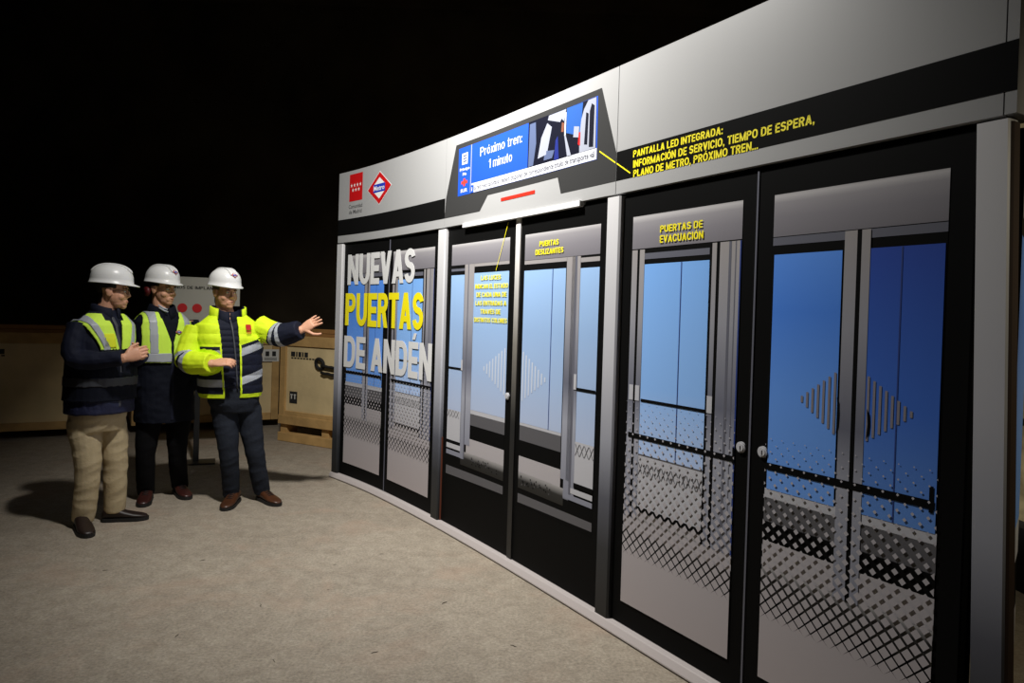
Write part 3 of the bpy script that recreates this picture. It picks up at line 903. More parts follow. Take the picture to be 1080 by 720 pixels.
# return leaf beyond the last post
P1 = Vector((1.420, 1.995, 0)); P2 = Vector((1.698, 2.35, 0)); nr = Vector((P2.y - P1.y, P1.x - P2.x, 0)).normalized()
def rect_r(bm, u0, u1, z0_, z1_, d, mi):
    vs = [P1.lerp(P2, u) + nr * d + Vector((0, 0, z)) for u, z in ((u0, z0_), (u1, z0_), (u1, z1_), (u0, z1_))]
    f = bm.faces.new([bm.verts.new(v) for v in vs]); f.material_index = mi
bm = bmesh.new()
add_rings(bm, [[P1 + Vector((0, 0, z)), P2 + Vector((0, 0, z)), P2 - nr * 0.03 + Vector((0, 0, z)), P1 - nr * 0.03 + Vector((0, 0, z))] for z in (0.048, 2.04)]); recalc(bm)
L7 = obj('return_leaf', bm, BOARD, disp); L7['label'] = 'narrow blue-printed leaf behind the last post'
bm = bmesh.new()
rect_r(bm, 0, 1, 1.79, 1.945, 0.001, iSIL); rect_r(bm, 0, 1, 0.86, 1.74, 0.001, iGD); rect_r(bm, 0, 1, 0.74, 0.86, 0.001, iPALEW); rect_r(bm, 0, 1, 0.40, 0.57, 0.001, iPALE)
obj('printed_panel', bm, PM, L7)
ORG = Vector((0, 0, 0))

# ------------------------------------------------------------------ crates behind the men
PLY = mat('pale_plywood', rgb(214, 192, 146), 0.75, spec=0.2, bump=(14, 0.15), var=(3.0, 0.12))
PINE = mat('pine_batten', rgb(188, 152, 98), 0.75, spec=0.2, bump=(20, 0.2), var=(6.0, 0.18))
LIDW = mat('brown_lid_board', rgb(150, 108, 62), 0.75, spec=0.2, bump=(20, 0.2), var=(4.0, 0.2))
ROPE = mat('black_rope', rgb(24, 22, 22), 0.8)
INK = mat('black_stencil_ink', g(0.015), 0.8)
PAPER = mat('white_paper', rgb(215, 214, 208), 0.7)

def crate(loc, rot, L_, dep, h, label, base=0.11, pallet=False, rope=True, marks=True, paper=False, group=None):
    """transport crate; local x along its front, y away, origin at front-left floor corner"""
    t = empty('transport_crate', loc, rot, label, 'crate', group)
    def part(name, boxes, m, par=t, bevel=0.003):
        bm = bmesh.new()
        for c, s in boxes: add_box(bm, c, s, bevel=bevel)
        return obj(name, bm, m, par)
    zt = h - 0.20
    fp = part('front_panel', [((L_ / 2, 0.012, (base + zt) / 2), (L_, 0.02, zt - base))], PLY)
    part('side_panel', [((0.012, dep / 2, (base + zt) / 2), (0.02, dep - 0.05, zt - base))], PLY)
    part('side_panel', [((L_ - 0.012, dep / 2, (base + zt) / 2), (0.02, dep - 0.05, zt - base))], PLY)
    part('back_panel', [((L_ / 2, dep - 0.012, (base + zt) / 2), (L_, 0.02, zt - base))], PLY)
    part('lid_frame', [((L_ / 2, dep / 2, zt + 0.06), (L_ + 0.03, dep + 0.03, 0.115))], PINE)
    for k in range(4):
        part('lid_board', [((L_ / 2, dep * (k + .5) / 4, zt + 0.135 + 0.002 * (k % 2)), (L_ + 0.05, dep / 4 - 0.006, 0.035))], LIDW)
    part('lid_rail', [((L_ / 2, 0.06, zt + 0.178), (L_ + 0.05, 0.09, 0.045))], LIDW)
    for x in (0.045, L_ - 0.045):
        part('corner_batten', [((x, -0.010, (base + zt) / 2), (0.085, 0.024, zt - base - 0.004))], PINE)
    part('lower_rail', [((L_ / 2, -0.011, base + 0.045), (L_ - 0.18, 0.022, 0.085))], PINE)
    if pallet:
        part('pallet_board', [((L_ / 2, 0.02, base - 0.012), (L_, 0.10, 0.10))], PINE)
        part('pallet_board', [((L_ / 2, 0.02, 0.05), (L_, 0.10, 0.095))], PINE)
        for x in (0.05, L_ * 0.52, L_ - 0.05):
            part('pallet_block', [((x, 0.09, base / 2 + 0.01), (0.10, 0.16, base - 0.12))], PINE)
        part('pallet_board', [((L_ / 2, dep - 0.06, 0.05), (L_, 0.10, 0.095))], PINE)
        part('pallet_block', [((L_ * 0.5, dep - 0.06, base / 2 + 0.01), (L_ * .9, 0.10, base - 0.08))], PINE)
    else:
        for x in (0.25, L_ - 0.25):
            part('skid', [((x, dep / 2 + 0.05, base / 2), (0.10, dep - 0.12, base))], mat('dark_skid', rgb(60, 46, 30), 0.8))
    if rope:
        for x in ((L_ - 0.32,) if not pallet else (0.60,)):
            bm = bmesh.new()
            n = 20; R_, z_ = 0.055, zt - 0.17
            pts = [Vector((x + R_ * math.cos(2 * math.pi * k / n), -0.02 - 0.012 * math.sin(2 * math.pi * k / n), z_ + R_ * math.sin(2 * math.pi * k / n))) for k in range(n + 1)]
            add_tube(bm, pts, 0.018, 8, cap=False)
            o = obj('rope_handle', bm, ROPE, fp, True); o['label'] = 'black rope ring'
            if pallet:
                bm = bmesh.new()
                for k in range(2):
                    pts = [Vector((x + 0.03 + i * 0.05, -0.025 - 0.006 * (i % 2), z_ - 0.02 - 0.075 * k - 0.004 * i + 0.006 * ((i + k) % 2))) for i in range(10)]
                    add_tube(bm, pts, 0.016, 8)
                obj('rope_tail', bm, ROPE, fp, True)
    if marks:
        bm = bmesh.new()
        x = 0.15
        for w_ in ((0.085, 0.02, 0.02, 0.03, 0.02, 0.07, 0.05) if not pallet else (0.06, 0.02, 0.04, 0.02, 0.05)):
            add_box(bm, (x + w_ / 2, -0.0005, zt - 0.085), (w_, 0.003, 0.052)); x += w_ + 0.016
        for k in range(9): add_box(bm, (0.17 + k * 0.045, -0.0005, zt - 0.128), (0.03, 0.003, 0.014))
        tag(obj('stencil_mark', bm, INK, fp), kind='stuff')
        bm = bmesh.new()
        xx = 0.37 if not pallet else 0.20
        zz = base + (0.20 if not pallet else 0.24)
        add_box(bm, (xx, -0.0005, zz), (0.115, 0.003, 0.10 if not pallet else 0.13))
        o = obj('handling_label', bm, INK, fp)
        bm = bmesh.new()
        for k in range(2):
            add_box(bm, (xx - 0.025 + k * 0.05, -0.003, zz + 0.008), (0.012, 0.003, 0.05)); add_box(bm, (xx - 0.025 + k * 0.05, -0.003, zz + 0.03), (0.03, 0.003, 0.012))
        tag(obj('label_arrow', bm, PAPER, o), kind='stuff')
    if paper:
        bm = bmesh.new(); add_box(bm, (L_ - 0.11, -0.0245, zt - 0.13), (0.20, 0.003, 0.15)); o = obj('paper_label', bm, PAPER, fp)
        bm = bmesh.new()
        for k in range(2): add_box(bm, (L_ - 0.15 + 0.08 * k, -0.027, zt - 0.11), (0.045, 0.003, 0.06))
        for k in range(3): add_box(bm, (L_ - 0.11, -0.027, zt - 0.16 - k * 0.014), (0.15, 0.003, 0.005))
        tag(obj('label_print', bm, INK, o), kind='stuff')
    return t
cang = math.atan2(8.62 - 7.26, -2.95 + 5.25)
cl = 1.66
cp = Vector((-5.78, 7.18, 0))
cd = Vector((math.cos(cang), math.sin(cang), 0))
crate(cp, cang, cl, 1.0, 1.22, 'pale wooden crate at the left edge, behind the man in beige trousers', 0.09)
crate(cp + cd * (cl + 0.07), cang, 1.62, 1.0, 1.22, 'pale wooden crate half hidden behind the two men on the right', 0.09, rope=False, paper=True, marks=False)
crang = math.atan2(7.554 - 7.951, -1.847 + 2.552)
crate((-2.57, 7.96, 0), crang, 1.3, 0.9, 1.26, 'pale wooden crate on an open pallet base beside the display wall', 0.255, pallet=True)

# ------------------------------------------------------------------ notice stand behind the men
srot = math.radians(22)
st = empty('notice_stand', (-2.93, 6.66, 0), srot, 'white notice board on a black pole with a flat square foot, behind the men', 'sign')
METAL = mat('black_steel', g(0.02), 0.45, metal=0.3)
bm = bmesh.new(); add_box(bm, (0.02, 0, 0.008), (0.30, 0.22, 0.014), bevel=0.003); obj('foot_plate', bm, mat('grey_steel_plate', g(0.05), 0.4, metal=0.6), st)
bm = bmesh.new(); add_box(bm, (0.0, 0.012, 0.60), (0.05, 0.022, 1.19), bevel=0.004); obj('pole', bm, METAL, st)
bm = bmesh.new(); add_box(bm, (0.02, -0.012, 1.42), (0.66, 0.016, 0.64), bevel=0.002); bd = obj('board', bm, mat('notice_white', rgb(165, 162, 150), 0.6), st)
bm = bmesh.new()
pl = lambda a, b, d: Vector((a, -0.0215 - d, b))
caps_into(bm, 'PLANOS DE IMPLANTACIÓN', -0.29, 0.27, 1.628, 1.656, 0, place=pl); obj('lettering', bm, INK, bd)
for x in (-0.145, -0.02):
    bm = bmesh.new(); add_cyl(bm, (x, -0.0205, 1.452), (x, -0.024, 1.452), 0.042, 18); recalc(bm)
    obj('red_dot', bm, REDP, bd)

# ------------------------------------------------------------------ people
SKIN = mat('skin', rgb(212, 158, 128), 0.5, spec=0.35, var=(9, 0.07))
NAVY = mat('navy_padded_cloth', rgb(18, 22, 40), 0.75, spec=0.25, bump=(60, 0.12))
COAT = mat('dark_navy_cloth', rgb(11, 15, 28), 0.8, spec=0.2, bump=(60, 0.12))
LIME = mat('fluorescent_yellow_cloth', rgb(222, 250, 40), 0.7, spec=0.25, bump=(45, 0.08))
LIMEG = mat('fluorescent_lime_cloth', rgb(218, 255, 88), 0.7, spec=0.25, bump=(45, 0.08))
TAPE = mat('silver_reflective_tape', rgb(172, 176, 184), 0.4, spec=0.5)
BEIGE = mat('beige_cotton', rgb(184, 167, 134), 0.85, spec=0.15, bump=(70, 0.15))
JEAN = mat('dark_slate_denim', rgb(36, 40, 49), 0.85, spec=0.15, bump=(70, 0.15))
BLACKT = mat('black_trouser_cloth', rgb(11, 11, 14), 0.85, spec=0.15, bump=(70, 0.1))
HELM = mat('white_helmet_shell', rgb(232, 232, 230), 0.32, spec=0.5)
HAIRD = mat('dark_hair', rgb(30, 24, 20), 0.6, bump=(120, 0.5))
HAIRG = mat('grey_brown_hair', rgb(70, 62, 54), 0.6, bump=(120, 0.5))
BROWN = mat('brown_leather', rgb(72, 42, 25), 0.35, spec=0.5, var=(14, 0.25))
OXBLOOD = mat('oxblood_leather', rgb(58, 28, 24), 0.35, spec=0.5, var=(14, 0.25))
DKBROWN = mat('dark_brown_leather', rgb(36, 24, 20), 0.45, spec=0.5)
SOLE = mat('black_rubber_sole', rgb(22, 20, 19), 0.7)
EYEW = mat('eye_white', rgb(225, 220, 212), 0.2); IRIS = mat('dark_iris', rgb(40, 26, 18), 0.2)
LIP = mat('lip', rgb(160, 92, 82), 0.5)

def V(*a): return Vector(a)

class Frame:
    """local axes: r to the person's left, f forwards, u up"""
    def __init__(s, o, yaw, tilt=0.0):
        s.o = Vector(o); f = Vector((math.sin(yaw), -math.cos(yaw), 0)); s.r = Vector((math.cos(yaw), math.sin(yaw), 0))
        s.f = (f * math.cos(tilt) - Vector((0, 0, 1)) * math.sin(tilt)); s.u = s.r.cross(s.f) * -1
        if s.u.z < 0: s.u = -s.u
    def p(s, l, f, u): return s.o + s.r * l + s.f * f + s.u * u
    def inv(s, q): d = Vector(q) - s.o; return d.dot(s.r), d.dot(s.f), d.dot(s.u)
    def rot(s): return Matrix((s.r, s.f, s.u)).transposed()

def add_torso(bm, rings, n=28, ex=2.4):
    """rings: (cx, cy, z, half width, half depth, yaw)"""
    out = []
    for cx, cy, z, a, b, yaw in rings:
        r = V(math.cos(yaw), math.sin(yaw), 0); f = V(math.sin(yaw), -math.cos(yaw), 0)
        ring = []
        for k in range(n):
            t = 2 * math.pi * k / n; c, s = math.cos(t), math.sin(t)
            ring.append(V(cx, cy, z) + r * (a * math.copysign(abs(c) ** (2 / ex), c)) + f * (b * math.copysign(abs(s) ** (2 / ex), s)))
        out.append(ring)
    add_rings(bm, out)

def bez(pts, n):
    """smooth polyline through pts (Catmull-Rom)"""
    P = [Vector(p) for p in pts]; out = []
    for i in range(len(P) - 1):
        p0 = P[i - 1] if i else P[0]; p1, p2 = P[i], P[i + 1]; p3 = P[i + 2] if i + 2 < len(P) else P[-1]
        for k in range(n):
            t = k / n
            out.append(0.5 * ((2 * p1) + (p2 - p0) * t + (2 * p0 - 5 * p1 + 4 * p2 - p3) * t * t + (3 * p1 - p0 - 3 * p2 + p3) * t ** 3))
    return out + [P[-1]]

def limb(bm, pts, rad, n=14, sub=5, flat=1.0):
    P = bez(pts, sub); R = []
    m = len(pts) - 1
    for i in range(len(P)):
        t = i / (len(P) - 1) * m; k = min(m - 1, int(t)); w = t - k
        R.append(rad[k] * (1 - w) + rad[k + 1] * w)
    add_tube(bm, P, R, n, flat)
    return P

def add_hand(bm, wrist, fwd, palm, thumb_side, curls, splay=0.0, thumb_out=0.6, sc=1.0):
    """palm normal 'palm' (direction the palm faces); thumb on +side direction"""
    d = Vector(fwd).normalized(); pn = (Vector(palm) - d * Vector(palm).dot(d)).normalized(); sd = d.cross(pn).normalized()
    if sd.dot(Vector(thumb_side)) < 0: sd = -sd
    w = Vector(wrist)
    def ring(t, a, b, off=0.0):
        c = w + d * t * sc + sd * off * sc
        return [c + sd * (a * sc * math.cos(2 * math.pi * k / 12)) + pn * (b * sc * math.sin(2 * math.pi * k / 12)) for k in range(12)]
    add_rings(bm, [ring(-0.03, .027, .021), ring(0, .029, .020), ring(.03, .040, .0175), ring(.065, .044, .0155), ring(.088, .041, .013)])
    L = (.074, .081, .075, .060)
    for i in range(4):
        off = (.031 - i * .0207); base = w + (d * .082 + sd * off) * sc
        ang = splay * (1.5 - i); dd = (d * math.cos(ang) + sd * math.sin(ang)).normalized()
        c = curls[i]; pts = [base - dd * .012 * sc, base]; cur = base; a = 0
        for fr, k in ((.46, .55), (.30, 1.0), (.24, .8)):
            a += c * k
            v = dd * math.cos(a) + pn * math.sin(a)
            cur = cur + v * (L[i] * fr * sc); pts.append(cur)
        r = (.0093, .0095, .0092, .0082)[i] * sc
        add_tube(bm, pts, [r, r * 1.02, r * .98, r * .92, r * .72], 8)
    tb = w + (d * .022 + sd * .028) * sc
    t1 = tb + (d * .030 + sd * .030 * (0.4 + thumb_out) + pn * .012) * sc
    t2 = t1 + (d * .028 + sd * .016 * thumb_out + pn * .008) * sc
    t3 = t2 + (d * .024 + sd * .006 * thumb_out + pn * .006) * sc
    add_tube(bm, [tb - sd * .012 * sc, tb, t1, t2, t3], [.014 * sc, .0145 * sc, .0115 * sc, .0105 * sc, .0078 * sc], 8)

def add_head(bm, F, fat=0.0):
    q = F.rot()
    e = lambda c, r: add_ellipsoid(bm, F.p(*c), r, q, 18, 12)
    e((0, -.012, .045), (.074, .096, .088)); e((0, .024, -.022), (.065 + fat, .070, .086)); e((0, .034, -.072), (.049 + fat, .050, .040))
    e((0, .068, -.094), (.026, .022, .020)); e((.036, .056, -.032), (.027, .026, .026)); e((-.036, .056, -.032), (.027, .026, .026))
    e((0, .079, .027), (.050, .014, .011)); e((0, .076, -.068), (.032, .018, .026))
    add_tube(bm, [F.p(0, .080, .020), F.p(0, .092, .002), F.p(0, .102, -.022), F.p(0, .086, -.032)], [.007, .0095, .0135, .009], 10)
    for s in (-1, 1):
        e((s * .012, .094, -.028), (.0095, .011, .0085)); e((s * .076, -.004, -.004), (.010, .021, .033)); e((s * .079, -.012, .006), (.010, .016, .022))
    e((0, .089, -.058), (.022, .0080, .0060)); e((0, .087, -.068), (.019, .0080, .0064))

def build_person(name, label, base, rot, sp):
    root = empty(name, (base[0], base[1], 0), math.radians(rot), label, 'person')
    ty = math.radians(sp['yaw'])
    H_ = Frame(sp['head'], math.radians(sp['head_yaw']), math.radians(sp.get('head_tilt', 5)))
    # ---- the body, one continuous surface
    bm = bmesh.new()
    add_head(bm, H_, sp.get('fat', 0))
    nb = Vector(sp['neck'])
    add_tube(bm, [nb - V(0, 0, .08), nb, H_.p(0, -.022, -.075), H_.p(0, -.02, -.02)], [.060, .057, .055, .056], 14)
    add_torso(bm, [(c[0], c[1], c[2], c[3] * .80, c[4] * .80, c[5] if len(c) > 5 else ty) for c in sp['torso']])
    for sd in ('R', 'L'):
        a = sp['arm' + sd]; limb(bm, a, (.048, .038, .028), 10)
        h = sp['hand' + sd]; add_hand(bm, a[-1], **h)
        g_ = sp['leg' + sd]; limb(bm, g_, (.075, .052, .040), 10)
    me = voxel(bm, 0.004, 2, 0.5)
    body = link('body', me, SKIN, root, True)
    # eyes, brows, lips
    for s in (-1, 1):
        bm = bmesh.new(); add_ellipsoid(bm, H_.p(s * .030, .0775, .004), (.0125, .0125, .0085), H_.rot(), 12, 8)
        ey = obj('eye', bm, EYEW, body, True)
        bm = bmesh.new(); add_ellipsoid(bm, H_.p(s * .030 + .001, .0865, .004), (.0055, .004, .0055), H_.rot(), 10, 6)
        obj('iris', bm, IRIS, body, True)
        bm = bmesh.new(); add_tube(bm, [H_.p(s * .016, .092, .021), H_.p(s * .030, .090, .026), H_.p(s * .047, .078, .021)], [.0035, .0045, .003], 6)
        obj('eyebrow', bm, sp['hairmat'], body, True)
    bm = bmesh.new(); add_tube(bm, [H_.p(-.021, .086, -.0635), H_.p(0, .0965, -.0625), H_.p(.021, .086, -.0635)], [(.002, .004), (.003, .0055), (.002, .004)], 8)
    obj('lips', bm, LIP, body, True)
    # ---- hair
    def hk(c, n):
        l, f, u = H_.inv(c)
        if abs(l) > .10 or not -.11 < u < .14: return False
        if f < -.045 and u > -.075: return True
        if abs(l) > .058 and -.05 < f < .035 and .022 < u: return True
        return u > .075
    bm = shell(me, hk, .004, 0.0)
    recalc(bm); obj('hair', bm, sp['hairmat'], root, True)
    # ---- trousers
    bm = bmesh.new()
    P = sp['pelvis']
    add_torso(bm, [(c[0], c[1], c[2], c[3], c[4], math.radians(P['yaw'])) for c in P['rings']])
    for sd in ('R', 'L'):
        lg = [Vector(q) for q in sp['leg' + sd]]; pc = P['rings'][1]
        hip = lg[0].lerp(V(pc[0], pc[1], lg[0].z), .35) + V(0, 0, .13)
        limb(bm, [hip] + lg, (sp['legr'][0] * .80,) + tuple(sp['legr']), 16)
    me2 = voxel(bm, 0.007, 4)
    kr = sp.get('crease', .006)
    def crease(c):
        x_ = c.x + .5 * c.y
        return kr * (noise.noise(V(x_ * 5 + c.z * 3, c.y * 5, c.z * 9 + base[0])) + .7 * (1 - 2 * abs(noise.noise(V(x_ * 9 - c.z * 6, c.y * 8, c.z * 13 + base[0])))))
    displace(me2, crease)
    link('trousers', me2, sp['trousers'], root, True)
    # ---- shoes
    for heel, toe in sp['shoes']:
        h, t = V(*heel, 0), V(*toe, 0); d = (t - h).normalized(); L_ = (t - h).length; x = V(-d.y, d.x, 0)
        bm = bmesh.new(); rg = []
        for k, (s, w, hh) in enumerate(((0.0, .028, .070), (.06, .037, .092), (.22, .040, .098), (.36, .042, .088), (.52, .046, .070), (.70, .050, .055), (.86, .044, .046), (.96, .028, .038), (1.0, .012, .030))):
            c = h + d * (L_ * s)
            rg.append([c + x * (w * math.copysign(abs(math.cos(a)) ** .8, math.cos(a))) + V(0, 0, .018 + (hh - .018) * (0.5 + 0.5 * math.sin(a))) for a in [2 * math.pi * i / 14 for i in range(14)]])
        add_rings(bm, rg); recalc(bm)
        so = obj('shoe', bm, sp['shoemat'], root, True)
        bm = bmesh.new(); lo = []; 
        prof = ((-.01, .022), (.04, .036), (.2, .041), (.4, .043), (.6, .050), (.78, .051), (.92, .040), (1.0, .022), (1.02, .008))
        left = [h + d * (L_ * s) + x * w for s, w in prof]; right = [h + d * (L_ * s) - x * w for s, w in prof]
        loop = left + right[::-1]
        add_rings(bm, [[p + V(0, 0, .001) for p in loop], [p + V(0, 0, .024) for p in loop]]); recalc(bm)
        obj('sole', bm, SOLE, so)
        if sp.get('laces'):
            bm = bmesh.new()
            for k in range(4):
                c = h + d * (L_ * (.40 + .07 * k)); zz = (.088, .080, .073, .066)[k]
                add_tube(bm, [c - x * .022 + V(0, 0, zz - .006), c + V(0, 0, zz + .002), c + x * .022 + V(0, 0, zz - .006)], .0032, 6)
            obj('laces', bm, SOLE, so, True)
    # ---- helmet
    bm = bmesh.new(); hc = sp.get('hel', (0, -.008, .062)); n = 32; rg = []; HR, HD_, HH = .106, .130, .098
    for k in range(9):
        t = k / 8 * math.pi / 2
        rr = math.cos(t) ** .8 if k < 8 else 0.02
        rg.append([H_.p(hc[0] + HR * rr * math.cos(a), hc[1] + HD_ * rr * math.sin(a), hc[2] + .022 + HH * math.sin(t)) for a in [2 * math.pi * i / n for i in range(n)]])
    skirt = [H_.p(hc[0] + (HR + .003) * math.cos(a), hc[1] + (HD_ + .003) * math.sin(a), hc[2] - .004) for a in [2 * math.pi * i / n for i in range(n)]]
    def brim(sc_, dz):
        o = []
        for i in range(n):
            a = 2 * math.pi * i / n; fr = max(0, math.sin(a)) ** 1.5
            o.append(H_.p(hc[0] + (HR + .007 + .006 * fr) * math.cos(a) * sc_, hc[1] + (HD_ + .007 + .034 * fr) * math.sin(a) * sc_, hc[2] - .006 - .012 * fr + dz))
        return o
    inner = [H_.p(hc[0] + (HR - .004) * math.cos(a), hc[1] + (HD_ - .006) * math.sin(a), hc[2] - .008) for a in [2 * math.pi * i / n for i in range(n)]]
    top_in = [H_.p(hc[0] + .09 * math.cos(a), hc[1] + .11 * math.sin(a), hc[2] + .07) for a in [2 * math.pi * i / n for i in range(n)]]
    add_rings(bm, [top_in, inner, brim(1.0, -.006), brim(1.0, 0), skirt] + rg); recalc(bm)
    he = obj('helmet', bm, HELM, root, True)
    bm = bmesh.new()
    for l in (-.026, 0, .026):
        pts = [H_.p(hc[0] + l, hc[1] + HD_ * math.cos(t) ** .8 * math.copysign(1, 1) if t < math.pi / 2 else hc[1] - HD_ * abs(math.cos(t)) ** .8, hc[2] + .022 + HH * math.sin(t)) for t in [0.5 + (math.pi - 0.9) * i / 14 for i in range(15)]]
        add_tube(bm, pts, [.002] + [.0055] * 13 + [.002], 8)
    tag(obj('helmet_ridge', bm, HELM, he, True), kind='stuff')
    if sp.get('logo', True):
        bm = bmesh.new()
        def hp(a, z, d):                     # on the shell, a = sideways, z up
            s_ = a / HR; t = math.asin(max(0, min(1, z / HH))); rr = math.cos(t) ** .8 + d / .12
            return H_.p(hc[0] + HR * rr * math.sin(s_), hc[1] + HD_ * rr * math.cos(s_), hc[2] + .022 + HH * math.sin(t))
        logo_metro(bm, hp, .006, .052, .034, (0.0, .052), .0012, False)
        obj('helmet_logo', bm, [REDP, NOTCHW, BLUEM], he)
    bm = bmesh.new()
    for s in (-1, 1):
        add_tube(bm, [H_.p(s * .098, .02, .045), H_.p(s * .083, .020, -.03), H_.p(s * .055, .035, -.085), H_.p(0, .052, -.113)], [.0028] * 4, 6)
    if sp.get('strap', False): obj('chin_strap', bm, SOLE, he, True)
    else: bm.free()
    # ---- jacket
    bm = bmesh.new()
    add_torso(bm, [(c[0], c[1], c[2], c[3], c[4], c[5] if len(c) > 5 else ty) for c in sp['torso']])
    arms = {}
    for sd in ('R', 'L'):
        a = [Vector(p) for p in sp['arm' + sd]]
        cuff = a[-1] + (a[-2] - a[-1]).normalized() * sp.get('cuff', .01)
        arms[sd] = limb(bm, a[:-1] + [cuff], sp['sleever'], 14)
    me3 = voxel(bm, 0.005, 5)
    puff = sp.get('puff', 0)
    cx0, cy0 = sp['torso'][2][0], sp['torso'][2][1]
    def folds(c):
        w = noise.noise(V(c.x * 9, c.y * 9, c.z * 12 + 5)) + .6 * noise.noise(V(c.x * 22, c.y * 22, c.z * 26))
        d_ = .006 * w
        if puff:
            k = max(0.25, min(1, 1 - (math.hypot(c.x - cx0, c.y - cy0) - .2) * 8))
            d_ += puff * k * (abs(math.sin(c.z * math.pi / sp.get('puff_pitch', .055))) ** .6 - .6)
        return d_
    displace(me3, folds)
    TF = Frame((sp['torso'][2][0], sp['torso'][2][1], 0), ty)
    segs = [(sd, i, p, q - p, (q - p).length_squared, len(pl_) - 1) for sd, pl_ in arms.items() for i, (p, q) in enumerate(zip(pl_[:-1], pl_[1:]))]
    def armc(c):
        best = (9, 0, 'R')
        for sd, i, p, e, l2, m in segs:
            k = max(0, min(1, (c - p).dot(e) / l2)); d_ = (p + e * k - c).length
            if d_ < best[0]: best = (d_, (i + k) / m, sd)
        return best
    return root, body, me3, TF, armc, H_

def torso_mesh(sp, grow, zlo, voxel_size=.005):
    ty = math.radians(sp['yaw']); bm = bmesh.new()
    add_torso(bm, [(c[0], c[1], max(c[2], zlo), c[3] + grow, c[4] + grow, c[5] if len(c) > 5 else ty) for c in sp['torso']])
    return voxel(bm, voxel_size, 3)

def collar(root, pts_r, c, yaw, z0, z1, a0, b0, a1, b1, gap, m, name='collar', par=None, th=.012, lean=0.0):
    """stand-up collar, open at the front by 'gap' radians"""
    bm = bmesh.new(); n = 22; r = V(math.cos(yaw), math.sin(yaw), 0); f = V(math.sin(yaw), -math.cos(yaw), 0); rg = []
    for i in range(n + 1):
        t = math.pi / 2 + gap / 2 + (2 * math.pi - gap) * i / n
        def P(a, b, z): return V(c[0], c[1], z) + r * (a * math.cos(t)) + f * (b * math.sin(t) + lean * (z - z0))
        dip = 0.03 * max(0, math.sin(t)) 
        rg.append([P(a0, b0, z0 - dip), P(a1, b1, z1 - dip), P(a1 - th * .5, b1 - th * .5, z1 + .004 - dip), P(a1 - th, b1 - th, z1 - dip), P(a0 - th, b0 - th, z0 - dip)])
    add_rings(bm, rg); recalc(bm)
    return obj(name, bm, m, par or root, True)

# ======== the man on the left: dark quilted jacket, lime vest, beige trousers
y1 = math.radians(40)
sp1 = dict(yaw=40, head=(-.012, .0, 1.552), head_yaw=78, head_tilt=2, fat=.004, neck=(-.055, .01, 1.40), hairmat=HAIRD, logo=False,
    torso=[(-.070, .0, .755, .205, .172), (-.070, .0, .86, .200, .170), (-.066, .0, 1.00, .196, .172), (-.064, .0, 1.12, .196, .165), (-.064, .005, 1.24, .200, .150),
           (-.064, .01, 1.33, .190, .130), (-.062, .012, 1.385, .130, .095), (-.060, .012, 1.425, .080, .078)],
    armR=[(-.190, -.085, 1.325), (-.205, -.175, 1.115), (.070, -.280, 1.128)], armL=[(.030, .125, 1.335), (.112, .080, 1.115), (.165, -.150, 1.135)],
    handR=dict(fwd=(.80, .05, .30), palm=(.2, .8, -.1), thumb_side=(0, 0, 1), curls=(.45, .5, .55, .6), thumb_out=.5),
    handL=dict(fwd=(-.18, -.75, .22), palm=(-.9, .15, -.2), thumb_side=(0, 0, 1), curls=(.75, .8, .8, .85), thumb_out=.5),
    sleever=(.078, .066, .050), cuff=.015,
    pelvis=dict(yaw=40, rings=[(-.080, .0, .63, .150, .125), (-.080, 0, .72, .172, .142), (-.075, 0, .84, .172, .142)]),
    legR=[(-.155, -.03, .68), (-.128, -.07, .40), (-.150, -.035, .045)], legL=[(-.010, .05, .68), (.028, .035, .40), (.030, .055, .065)], legr=(.100, .076, .064), crease=.0055,
    trousers=BEIGE, shoes=[((-.172, -.01), (-.110, -.305)), ((-.040, .055), (.232, .0))], shoemat=DKBROWN)
root, body, jm, TF, armc, HF = build_person('person', 'man in lime vest and beige trousers, hands clasped, leftmost of the three', (-2.66, 4.75), 29.25, sp1)
jk = link('jacket', jm, NAVY, root, True)
bm = shell(jm, lambda c, n: c.z < .86 and armc(c)[0] > .1, .004, .012); recalc(bm)
# quilted skirt of the jacket below the vest
hem = obj('quilted_hem', bm, mat('quilted_navy', rgb(30, 34, 62), 0.6, spec=0.35, bump=(26, 0.5)), root, True)
vm = torso_mesh(sp1, .016, .83)
def vest1(c, n):
    l, f, u = TF.inv(c)
    if not .84 < u < 1.405: return False
    if u > 1.14 and abs(l) > (min(.188, .128 + max(0, u - 1.19) * .40) if f > 0 else .17): return False
    if f > 0:
        if u > 1.02 and abs(l) < .010 + max(0, u - 1.17) * .17: return False
    else:
        if u > 1.36: return False
    if u > 1.36 and abs(l) < .07: return False
    return True
bm = shell(vm, vest1, .0, .008)
for f in bm.faces:
    f.material_index = 0 if f.calc_center_median().z > 1.175 else 1
recalc(bm); ve = obj('safety_vest', bm, [LIMEG, COAT], root, True)
ve['label'] = 'lime vest with navy lower half'
bm = shell(vm, lambda c, n: vest1(c, n) and .935 < c.z < .99, .004, .003); recalc(bm); obj('reflective_band', bm, mat('shaded_grey_tape', rgb(62, 64, 70), 0.5), ve, True)  # tape coloured darker, the forearm's shadow is put into its colour
for s in (-1, 1):
    bm = shell(vm, lambda c, n: vest1(c, n) and c.z > 1.17 and (TF.inv(c)[1] > -.02 or c.z > 1.3) and abs(s * TF.inv(c)[0] - min(.150, .092 + max(0, c.z - 1.19) * .36)) < .019, .004, .003)
    recalc(bm); obj('reflective_strap', bm, TAPE, ve, True)
bm = shell(vm, lambda c, n: vest1(c, n) and 1.185 < c.z < 1.275 and TF.inv(c)[1] > 0 and -.105 < TF.inv(c)[0] < -.035, .004, .003); recalc(bm)
obj('chest_pocket', bm, mat('vest_pocket_yellow', rgb(232, 240, 40), 0.7), ve, True)
